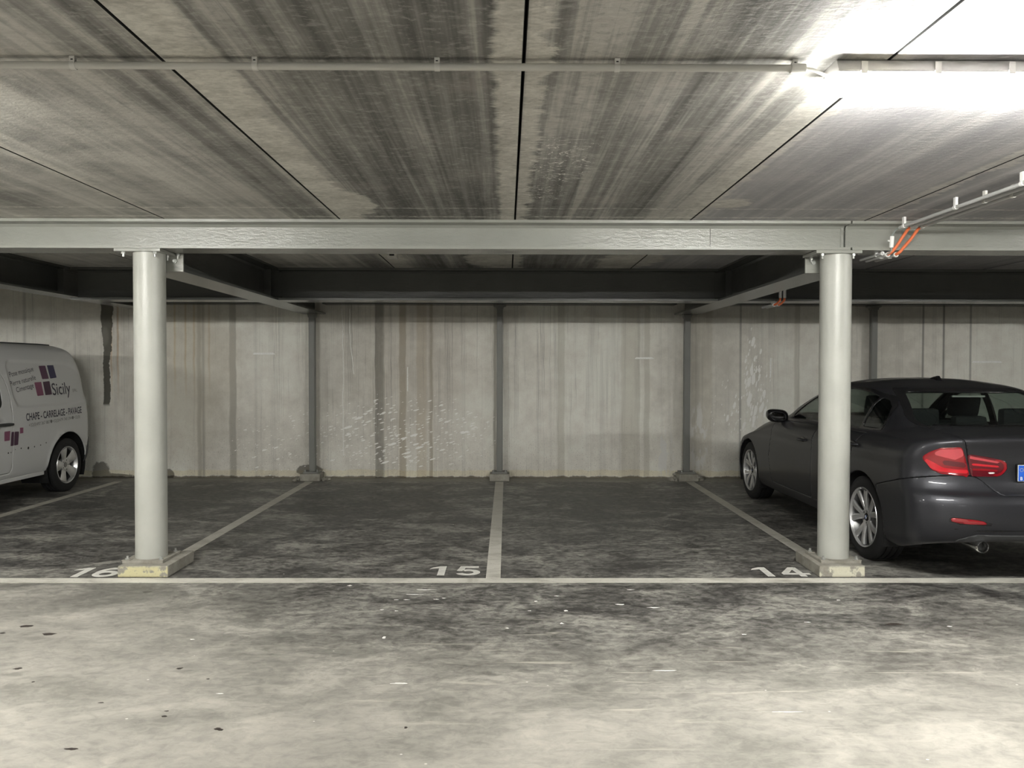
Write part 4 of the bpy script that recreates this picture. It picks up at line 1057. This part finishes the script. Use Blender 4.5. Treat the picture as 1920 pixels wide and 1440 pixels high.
for s in (-1, 1):
    o = obj('tail_lamp', push(keep(rearbm, sdom(LO, .02, s)), .006), M['red'], car, smooth=True, sol=.012)
    obj('lens_reflection', push(keep(rearbm, sdom(LOp, .012, s)), .0068), M['pink'], o, smooth=True)  # pale patch: a reflection on the lens put into the colour
    obj('dark_inner', push(keep(rearbm, sdom(LOd, .01, s)), .0068), M['redd'], o, smooth=True)
    obj('light_bar', push(keep(rearbm, sdom(LOb, .01, s)), .0072), M['redl'], o, smooth=True)
    o = obj('lid_lamp', push(keep(rearbm, sdom(LI, .014, s)), .006), M['redd'], car, smooth=True, sol=.012)
    for nm, p, m in (('light_bar', LIa, 'pink'), ('light_bar', LIb, 'redl'), ('light_bar', LIcb, 'red'), ('reversing_lamp', LIw, 'clear')):
        obj(nm, push(keep(rearbm, sdom(p, .004, s)), .0072), M[m], o, smooth=True)
    obj('rim_bar', push(keep(keep(rearbm, sdom([(.535, .760), (.498, .762), (.470, .776), (.443, .810), (.445, .853), (.468, .868), (.53, .880)], .008, s)), sdom([(.54, .774), (.505, .776), (.480, .790), (.462, .814), (.463, .845), (.478, .855), (.54, .866)], .006, s), 0, False, True), .0070), M['red'], o, smooth=True)
    # bumper reflector with its black end
    o = obj('bumper_reflector', push(keep(rearbm, sdom([(.798, .486), (.765, .491), (.60, .482), (.52, .466), (.549, .452), (.725, .455), (.800, .468)], .006, s)), .004), M['red'], car, smooth=True, sol=.006)
    obj('bezel', push(keep(rearbm, sdom([(.805, .492), (.765, .496), (.60, .488), (.489, .461), (.462, .447), (.549, .446), (.725, .447), (.808, .462)], .006, s)), .002), M['trim'], o, smooth=True)
# bumper groove, diffuser
fGR = lambda X: np.where((np.abs(XX(X)) < .70) & (YY(X) < .8), np.abs(ZZ(X) - .412) - .006, 1.0)
obj('bumper_groove', push(keep(rearbm, fGR), .0012), M['trim'], cpart['rear_bumper'], smooth=True)
gdf = rpoly([(-.68, .30), (-.56, .382), (.56, .382), (.68, .30)], .03)
obj('diffuser', push(keep(rearbm, lambda X: np.where(YY(X) < .8, gdf(XX(X), ZZ(X)), 1.0)), .0016), M['bplast'], car, smooth=True, sol=.008)
# exhaust tips (left side twin replaced by the single round tip in view)
bm = bmesh.new(); revolve(bm, [(.16, .030), (.0, .034), (-.006, .0365), (.0, .039), (.05, .0395), (.30, .033)], 32, 'z')
bmesh.ops.rotate(bm, cent=(0, 0, 0), matrix=Matrix.Rotation(R(-90), 3, 'X'), verts=bm.verts); bmesh.ops.translate(bm, vec=(-.515, .050, .300), verts=bm.verts)
e_ = obj('exhaust_pipe', fixn(bm), M['chrome'], car, auto=50)
bm = bmesh.new(); cyl(bm, (-.515, .10, .300), (-.515, .105, .300), .031); obj('bore', bm, M['dark'], e_)
# number plate
bm = box(-.262, .262, .100, .135, .727, .845, .004); pl = obj('number_plate', bm, M['trim'], car)
bm = box(-.257, .257, .096, .101, .731, .841, .002); obj('plate_face', bm, M['plate'], pl)
bm = box(-.254, -.214, .0945, .097, .734, .838, .001); obj('country_band', bm, M['blue'], pl)
def text_bm(txt, size, bold=0.0, ext=0.0):
    cu = bpy.data.curves.new('t', 'FONT'); cu.body = txt; cu.size = size; cu.offset = bold; cu.extrude = ext; cu.resolution_u = 4
    o = bpy.data.objects.new('t', cu); C.objects.link(o); dg = bpy.context.evaluated_depsgraph_get(); me = bpy.data.meshes.new_from_object(o.evaluated_get(dg))
    bm = bmesh.new(); bm.from_mesh(me); bpy.data.objects.remove(o); bpy.data.curves.remove(cu); bpy.data.meshes.remove(me); return bm
b_ = text_bm('B', .030, .0008)
for v in b_.verts: v.co = Vector((-.244 + v.co.x, .0938, .741 + v.co.y))
obj('country_letter', b_, M['plate'], pl)
bm = bmesh.new()
for k in range(12):
    a = 2 * math.pi * k / 12; cx0, cz0 = -.234 + .011 * math.cos(a), .808 + .011 * math.sin(a)
    B(bm, cx0 - .0014, cx0 + .0014, .0935, .0944, cz0 - .0014, cz0 + .0014)
obj('star_ring', bm, M['yel'], pl)
# roof fin, third brake lamp, chrome-like roof edge strip
bm = bmesh.new()
rows = []
for t in [i / 8 for i in range(9)]:
    y = 1.50 + .19 * t; h = .052 * (1 - t) ** .5 * (1 if t > 0 else .92); wd = .026 * (1 - .85 * t)
    rows.append([bm.verts.new((sx * wd * kk, y + (.012 * (hh)), 1.378 + .0 * t + h * hh)) for sx, kk, hh in ((-1, 1, 0), (-1, .5, .5), (-1, .14, .96), (1, .14, .96), (1, .5, .5), (1, 1, 0))])
for A, Bn in zip(rows, rows[1:]):
    for k in range(5): bm.faces.new((A[k], A[k + 1], Bn[k + 1], Bn[k]))
bm.faces.new(rows[0]); bm.faces.new(rows[-1][::-1])
obj('roof_fin', fixn(bm), M['trim'], car, smooth=True)
bm = box(-.13, .13, 1.085, 1.10, 1.258, 1.272, .002); obj('high_brake_lamp', bm, M['clear'], car)
# mirrors
for s in (-1, 1):
    bm = bmesh.new(); 
    prof = [(0, .55), (.02, .85), (.06, 1.0), (.11, .86), (.145, .5), (.155, .12)]
    rings = []
    for d, k in prof:
        rings.append([bm.verts.new((s * (.890 + .112 * math.copysign(abs(math.cos(R(a))) ** .6, math.cos(R(a))) * (k if math.cos(R(a)) * s > 0 else k ** .5)), 2.83 + d, 1.00 + .013 * math.cos(R(a)) + .068 * math.copysign(abs(math.sin(R(a))) ** .75, math.sin(R(a))) * k)) for a in range(0, 360, 15)])
    for A, Bn in zip(rings, rings[1:]):
        for k in range(24): bm.faces.new((A[k], A[(k + 1) % 24], Bn[(k + 1) % 24], Bn[k]))
    bm.faces.new(rings[-1])
    mr = obj('door_mirror', fixn(bm), M['trim'], car, smooth=True, sol=.006)
    bm = bmesh.new(); f0 = [bm.verts.new((s * (.890 + .100 * math.copysign(abs(math.cos(R(a))) ** .6, math.cos(R(a))) * .80), 2.842 + (.012 * -math.cos(R(a)) * 1), 1.00 + .055 * math.copysign(abs(math.sin(R(a))) ** .75, math.sin(R(a))) * .85)) for a in range(0, 360, 15)]
    bm.faces.new(f0); obj('mirror_glass', fixn(bm), M['mirror'], mr)
    bm = bmesh.new(); tube(bm, [(s * .79, 2.90, .955), (s * .83, 2.90, .955), (s * .87, 2.89, .96)], .024); obj('mirror_arm', bm, M['trim'], mr)
    for yc, z, nm in ((2.105, .820, 'front_door'), (1.055, .884, 'rear_door')):
        bm = bmesh.new(); tube(bm, spline([(s * .892, yc, z), (s * .918, yc + .02, z), (s * .924, yc + .09, z - .002), (s * .918, yc + .17, z - .003), (s * .890, yc + .195, z - .003)]), .0105)
        dh = obj('door_handle', bm, M['bmw'], cpart[(nm, s)])
        bm = bmesh.new(); bmesh.ops.create_uvsphere(bm, u_segments=20, v_segments=12, radius=1, matrix=Matrix.Translation((s * .891, yc + .095, z)) @ Matrix.Diagonal((.010, .075, .027, 1)))
        obj('handle_recess', bm, M['trim'], cpart[(nm, s)], smooth=True)
for s in (-1, 1):
    # swage lines: raised crease along the doors
    pass
car_full.free(); rearbm.free()
# ------------------------------------------------------------------ white van (tail to the wall); local y runs from its tail towards its nose
VX, VY = -6.165, 9.965
VANK = [(.30, .28, 0, .26, .79, .12, 4.10, .30, .5, 3.0, 3),
        (.31, .30, 0, .28, .865, .05, 4.15, .30, .5, 3.0, 4),
        (.40, .40, 0, .38, .897, .005, 4.19, .30, .55, 3.0, 6),
        (.52, .52, 0, .52, .908, .0, 4.20, .30, .6, 3.0, 5),
        (.585, .60, 0, .60, .912, .012, 4.19, .28, .6, 3.0, 4),
        (.61, .65, 0, .66, .914, .060, 4.17, .25, .62, 3.0, 5),
        (.80, .82, 0, .78, .917, .066, 4.12, .24, .65, 3.0, 10),
        (.98, .98, 0, .90, .912, .078, 4.00, .24, .7, 3.0, 10),
        (1.12, 1.10, 0, 1.02, .902, .092, 3.55, .24, .7, 3.0, 10),
        (1.28, 1.26, 0, 1.22, .882, .118, 3.28, .24, .55, 3.2, 10),
        (1.42, 1.40, 0, 1.40, .858, .148, 3.02, .24, .5, 3.2, 10),
        (1.54, 1.53, 0, 1.55, .832, .178, 2.78, .24, .45, 3.2, 8),
        (1.635, 1.63, 0, 1.65, .802, .210, 2.60, .25, .4, 3.2, 7),
        (1.705, 1.70, 0, 1.71, .762, .255, 2.42, .27, .4, 3.0, 6),
        (1.748, 1.742, 0, 1.755, .69, .36, 2.25, .30, .4, 2.8, 5),
        (1.775, 1.768, 0, 1.778, .45, .70, 2.0, .3, .3, 2.4, 4),
        (1.785, 1.785, 0, 1.785, .001, 1.25, 1.35, .02, .02, 2, 1)]
def van_z(g, x, y, th, rear, f):
    s = th ** 2
    zr = g['zr'] * (1 - s) + g['zs'] * s; zf = g['zf'] * (1 - s) + g['zs'] * s
    z = np.where(rear, zr, zf)
    dip = np.clip((.9 - y) / .9, 0, 1) ** 2 * .045 * np.clip((g['zs'] - 1.4) / .35, 0, 1)
    return z - dip
vanG = shell(VANK, NM, 0, 30, 150, 16, van_z, lambda t: np.where(t < .75, t * .65 / .75, .65 + (t - .75) * .35 / .25))
van_full = grid_bm(vanG)
# pressed panel on the side and its raised lower flank
PANEL = [(.215, 1.07), (.190, 1.22), (.275, 1.42), (.40, 1.50), (.62, 1.545), (1.72, 1.57), (1.70, 1.36), (1.67, 1.16), (1.60, 1.035), (.55, 1.035)]
gp = rpoly(PANEL, .09)
cs = coords(van_full); gv = gp(cs[:, 1], cs[:, 2])
for v, d in zip(van_full.verts, gv):
    if abs(v.co.x) > .6:
        t = min(1, max(0, -d / .030)); v.co.x -= math.copysign(.016 * t * t * (3 - 2 * t), v.co.x)
        # arch lip flare
        r = math.hypot(v.co.y - .675, v.co.z - .33); t = min(1, max(0, 1 - (r - .39) / .055)); v.co.x += math.copysign(.012 * t * t, v.co.x)
        t = max(0, 1 - abs(v.co.z - .725) / .028) * (1 if v.co.y > 1.02 else 0); v.co.x -= math.copysign(.007 * t, v.co.x)
        r = math.hypot((v.co.y - 1.90) / .085, (v.co.z - .880) / .055); t = min(1, max(0, 1.15 - r)); v.co.x -= math.copysign(.022 * min(1, t * 1.6), v.co.x)
van = empty('delivery_van', (VX, VY, 0), math.pi, 'small white delivery van with purple squares and black lettering at the left', 'van')
VA, VF, RV = .675, 3.37, .392
fVa = lambda X: np.minimum(side_only(circ(VA, .325, RV), .6)(X), side_only(circ(VF, .325, RV), .6)(X))
vb = keep(van_full, fVa, 0, False)
def vside(poly, r, sides=(-1, 1)):
    g = rpoly(poly, r); return lambda X: np.where(np.abs(XX(X)) > .45, g(YY(X), ZZ(X)), 1.0)
SW = [(1.86, 1.05), (1.87, 1.30), (1.96, 1.46), (2.36, 1.48), (2.36, 1.05)]; FW = [(2.60, 1.05), (2.60, 1.50), (2.78, 1.48), (3.22, 1.12), (3.24, 1.05)]
fSW, fFW = vside(SW, .07), vside(FW, .04)
fVR = lambda X: np.where(YY(X) < .6, rpoly([(-.60, 1.12), (.60, 1.12), (.56, 1.52), (-.56, 1.52)], .06)(XX(X), ZZ(X)), 1.0)
fVW = lambda X: np.where((YY(X) > 2.3), rpoly([(-.76, 1.12), (.76, 1.12), (.62, 1.62), (-.62, 1.62)], .05)(XX(X), ZZ(X)), 1.0)
for nm, f, m in (('sliding_door_window', fSW, 'glassd'), ('front_door_window', fFW, 'glassd')):
    b = keep(van_full, f, .004)
    for s in (-1, 1): obj(nm, push(near(b, lambda c: c.x * s > 0), -.004), M[m], van, smooth=True)
    b.free()
obj('rear_window', push(keep(van_full, fVR, .004), -.004), M['glassd'], van, smooth=True)
obj('windscreen', push(keep(van_full, fVW, .004), -.004), M['glassd'], van, smooth=True)
vb = keep(vb, lambda X: np.minimum(np.minimum(fSW(X), fFW(X)), np.minimum(fVR(X), fVW(X))), 0, False, True)
fVB = lambda X: np.maximum(ZZ(X) - (.60 + .17 * np.clip((YY(X) - .06) / .22, 0, 1)), YY(X) - (.31 - .10 * np.clip((ZZ(X) - .3) / .4, 0, 1)))
fVD = lambda X: np.where(np.abs(XX(X)) > .5, rpoly([(1.715, .36), (1.715, 1.0), (1.73, 1.2), (1.775, 1.35), (1.85, 1.47), (1.98, 1.62), (2.50, 1.62), (2.50, .36)], .05)(YY(X), ZZ(X)), 1.0)
fVD2 = lambda X: np.where(np.abs(XX(X)) > .5, rpoly([(2.51, .36), (2.51, 1.60), (2.80, 1.56), (3.32, 1.10), (3.34, .80), (2.95, .5), (2.92, .36)], .05)(YY(X), ZZ(X)), 1.0)
fVT = lambda X: np.where(YY(X) < .55, rpoly([(-.70, .64), (.70, .64), (.66, 1.1), (.60, 1.62), (-.60, 1.62), (-.66, 1.1)], .05)(XX(X), ZZ(X)), 1.0)
vp = {}
for nm, f, m in (('rear_bumper', fVB, 'bplast'), ('sliding_door', fVD, 'van'), ('front_door', fVD2, 'van'), ('rear_doors', fVT, 'van')):
    b = keep(vb, f, -G_ * 1.2); vb = keep(vb, f, G_ * 1.2, False, True)
    if 'sliding' in nm or nm == 'front_door':
        for s in (-1, 1): vp[(nm, s)] = obj(nm, near(b, lambda c: c.x * s > 0), M[m], van, smooth=True, sol=.012)
        b.free()
    else: vp[nm] = obj(nm, b, M[m], van, smooth=True, sol=.012)
obj('body', vb, M['van'], van, smooth=True, sol=.012)
inn = [k[:4] + (k[4] - .05, k[5] + .07, k[6] - .09) + k[7:] for k in VANK[:9]]
ib = grid_bm(shell([(.30, .28, 0, .28, .05, 1.9, 2.2, .02, .02, 2, 1)] + inn, NM, 0, 12, 40, 10, van_z))
for v in ib.verts: v.co.z = max(.26, v.co.z)
ib = keep(ib, lambda X: np.minimum(side_only(circ(VA, .325, RV + .01), .58)(X), side_only(circ(VF, .325, RV + .01), .58)(X)), 0, False, True)
obj('dark_inner_shell', ib, M['liner'], van)  # dark inner shell again, added so that the van's gaps read dark
arch_liner(van, VA, RV + .010, .58, .895); arch_liner(van, VF, RV + .010, .58, .895)
wheels(van, [(.905, VA), (.905, VF)], .318, .195, .212, 'five')
seat(van, -.38, 2.45, 1, .45, 'front_seat'); seat(van, .38, 2.45, 1, .45, 'front_seat')
bm = bmesh.new(); B(bm, -.70, .70, 3.0, 3.4, .85, 1.03, 0, .05); obj('dashboard', bm, M['cabin'], van, auto=40)
# sill strip, handles, clip holes, roof gutter, tail lamp, mirrors
vanbvh = BVHTree.FromBMesh(van_full)
def on_side(y, z, s=-1, d=.001):
    h = vanbvh.ray_cast(Vector((s * 2.0, y, z)), Vector((-s, 0, 0)))
    return Vector((h[0].x + s * d, y, z)), (h[1] if h[1].x * s > 0 else -h[1])
VI = M['vinyl_navy'] = plain('dark_navy_vinyl', (.018, .016, .035), .4, objc=True)
for k, c in (('plum', (.055, .014, .045)), ('purple', (.085, .022, .07)), ('navy', (.022, .018, .075)), ('pinkv', (.24, .065, .135)), ('greyv', (.16, .16, .16))): M[k] = plain('vinyl_' + k, c, .4, objc=True, vs=5)
def vdecal(pts_bm, name, mat, parent, d=.0012):
    for v in pts_bm.verts:
        p, n = on_side(v.co.y, v.co.z, -1, d + v.co.x); v.co = p
    return obj(name, pts_bm, mat, parent)
def vtext(txt, y0, z0, size, width, mat, name='lettering', tilt=0, bold=0.0, parent=None, shear=0):
    """text on the side: starts at local y0, reads towards the tail (smaller y)"""
    b = text_bm(txt, size, bold); bmesh.ops.triangulate(b, faces=b.faces)
    xs = [v.co.x for v in b.verts]; w0 = max(xs); k = width / w0
    for e in range(1):
        bmesh.ops.subdivide_edges(b, edges=[e for e in b.edges if e.calc_length() > .12], cuts=2)
    for v in b.verts:
        u = v.co.x * k; t = v.co.y + shear * u
        v.co = Vector((0, y0 - (u * math.cos(tilt) - t * math.sin(tilt)), z0 + u * math.sin(tilt) + t * math.cos(tilt)))
    return vdecal(b, name, mat, parent)
_eye = co.matrix_world.translation
def PH(px, py):
    """point of the van's flank (local) seen at a picture position: where the lettering was read off the photograph"""
    d = co.matrix_world.to_3x3() @ Vector(((px - 960) / 1450, -(py - 720) / 1450, -1))
    o = Vector((VX - _eye.x, VY - _eye.y, _eye.z)); dd = Vector((-d.x, -d.y, d.z))
    h = vanbvh.ray_cast(o, dd.normalized())[0]
    if h is None: t = (-.905 - o.x) / dd.x; h = o + dd * t
    return h
def PY(px, py=760): return PH(px, py).y
def PZ(px, py): return PH(px, py).z
def vquad(pts, mat, name='square', r=.008, parent=None):
    q = [(PY(a, b), PZ(a, b)) for a, b in pts]; bm = bmesh.new()
    c = inset(q, r); poly = []
    n = len(c)
    for i in range(n):
        a, b, d = np.array(c[i - 1]), np.array(c[i]), np.array(c[(i + 1) % n])
        n1 = np.array([(b - a)[1], -(b - a)[0]]); n1 = n1 / np.linalg.norm(n1); n2 = np.array([(d - b)[1], -(d - b)[0]]); n2 = n2 / np.linalg.norm(n2)
        ctr = np.mean(c, 0)
        if np.dot(n1, b - ctr) < 0: n1, n2 = -n1, -n2
        for t in (0, .5, 1):
            m = n1 * (1 - t) + n2 * t; m = m / np.linalg.norm(m); poly.append(b + m * r)
    f = bm.faces.new([bm.verts.new((0, p[0], p[1])) for p in poly])
    bmesh.ops.triangulate(bm, faces=bm.faces)
    return vdecal(bm, name, mat, parent)
sgn = empty('signage', (0, 0, 0)); sgn.parent = van
def S_(o): o.parent = sgn; return o
S_(vquad([(72, 686), (84.5, 685.5), (91.5, 710), (79, 711)], M['purple'])); S_(vquad([(87.5, 685), (99.5, 684.5), (106, 708), (94, 710)], M['navy']))
S_(vquad([(64, 717), (77, 716), (82, 741), (70, 742.5)], M['pinkv'])); S_(vquad([(80, 716), (92.5, 714.5), (97.5, 739.5), (85, 741)], M['plum']))
vquad([(8, 809.5), (19, 808), (18, 826), (8, 827.5)], M['pinkv'], parent=vp[('sliding_door', -1)])
S_(vquad([(27.2, 809.5), (35.5, 809), (33.8, 834), (26.2, 835.5)], M['plum'])); vquad([(21.5, 810), (26.2, 809.5), (25.4, 835.6), (19.5, 836.5)], M['plum'], r=.004, parent=vp[('sliding_door', -1)])
S_(vquad([(37.2, 802), (43.5, 801.5), (43.5, 812), (37.2, 813)], M['pinkv'], r=.004))
def line(txt, p, q, size, mat, bold=0.0):
    """lettering whose baseline runs from picture position p to q"""
    A, Z = PH(*p), PH(*q); w = math.hypot(A.y - Z.y, A.z - Z.z); return S_(vtext(txt, A.y, A.z, size, w, mat, tilt=math.atan2(Z.z - A.z, A.y - Z.y), bold=bold))
line('Sicily', (98.5, 741), (133, 737.5), .200, VI, .001); line('SPRL', (136, 735), (144.5, 734), .052, M['greyv'])
line('Pose mosa\u00efque', (18, 707), (63, 695.5), .078, VI); line('Pierre naturelle', (20.5, 724.5), (67.5, 711.5), .078, VI); line('Cimentage', (31, 736), (63.5, 726.5), .078, VI)
line('CHAPE - CARRELAGE - PAVAGE', (49, 789), (153, 774), .112, VI, .0022)
line('+32(0)497 367 887\u25cf+32(0)479 740 394\u25cf+32(0)', (54, 800.5), (150, 783.5), .052, M['greyv'])
for a, b, rx in ((15.5, 849.5, 1.3), (20.5, 848.5, .9), (39.5, 840.5, 1.2), (53, 840, 2.0), (64.5, 837.5, 1.2), (76, 834.5, 1.1), (86.5, 830, 1.1), (28.5, 843, .7)):
    bm = bmesh.new(); y, z = PY(a, b), PZ(a, b); r = rx * 8.7 / 1450
    bm.faces.new([bm.verts.new((0, y + r * 1.2 * math.cos(R(30 * i)), z + r * 1.25 * math.sin(R(30 * i)))) for i in range(12)])
    S_(vdecal(bm, 'clip_hole', M['dark'], van))
for s in (-1, 1):
    bm = bmesh.new(); p = [on_side(y, .880, s, .010)[0] for y in (1.74, 1.80, 1.90, 1.98, 2.04)]
    rows = []
    for i, q in enumerate(p):
        h = (.012, .017, .015, .016, .010)[i]; rows.append([bm.verts.new((q.x + s * dx, q.y, q.z + dz)) for dx, dz in ((-.016, -h), (.016, -h), (.022, 0), (.016, h), (-.016, h))])
    for A, Bn in zip(rows, rows[1:]):
        for k in range(5): bm.faces.new((A[k], A[(k + 1) % 5], Bn[(k + 1) % 5], Bn[k]))
    bm.faces.new(rows[0]); bm.faces.new(rows[-1])
    obj('door_handle', fixn(bm), M['bplast'], vp[('sliding_door', s)], auto=40)
    bm = bmesh.new(); B(bm, min(s * .79, s * .875), max(s * .79, s * .875), 1.10, 2.95, .258, .300, 0, .006); obj('sill', bm, M['van'], van)
    bm = bmesh.new(); pts = []
    for i in range(24):
        y = .62 + 2.0 * i / 23; h = vanbvh.ray_cast(Vector((s * .655, y, 2.5)), Vector((0, 0, -1)))[0]; pts.append((s * .655, y, h.z + .004))
    tube(bm, pts, .009, 8); obj('roof_gutter', bm, M['bplast'], van)
    bm = bmesh.new(); B(bm, min(s * .905, s * 1.06), max(s * .905, s * 1.06), 3.05, 3.18, .98, 1.2, 0, .035); obj('door_mirror', bm, M['bplast'], van, auto=40)
    f = lambda X: np.where((XX(X) * s > .55) & (YY(X) < .4), rpoly([(.86, .70), (.80, .70), (.76, 1.10), (.84, 1.12), (.90, 1.05), (.95, .80)], .02)(np.abs(XX(X)) + 0 * YY(X), ZZ(X)), 1.0)
    obj('tail_lamp', push(keep(near(van_full, lambda c: c.y < .30 and c.z > .5), lambda X: np.maximum(f(X), YY(X) - .16)), .004), M['red'], van, smooth=True)
van_full.free()
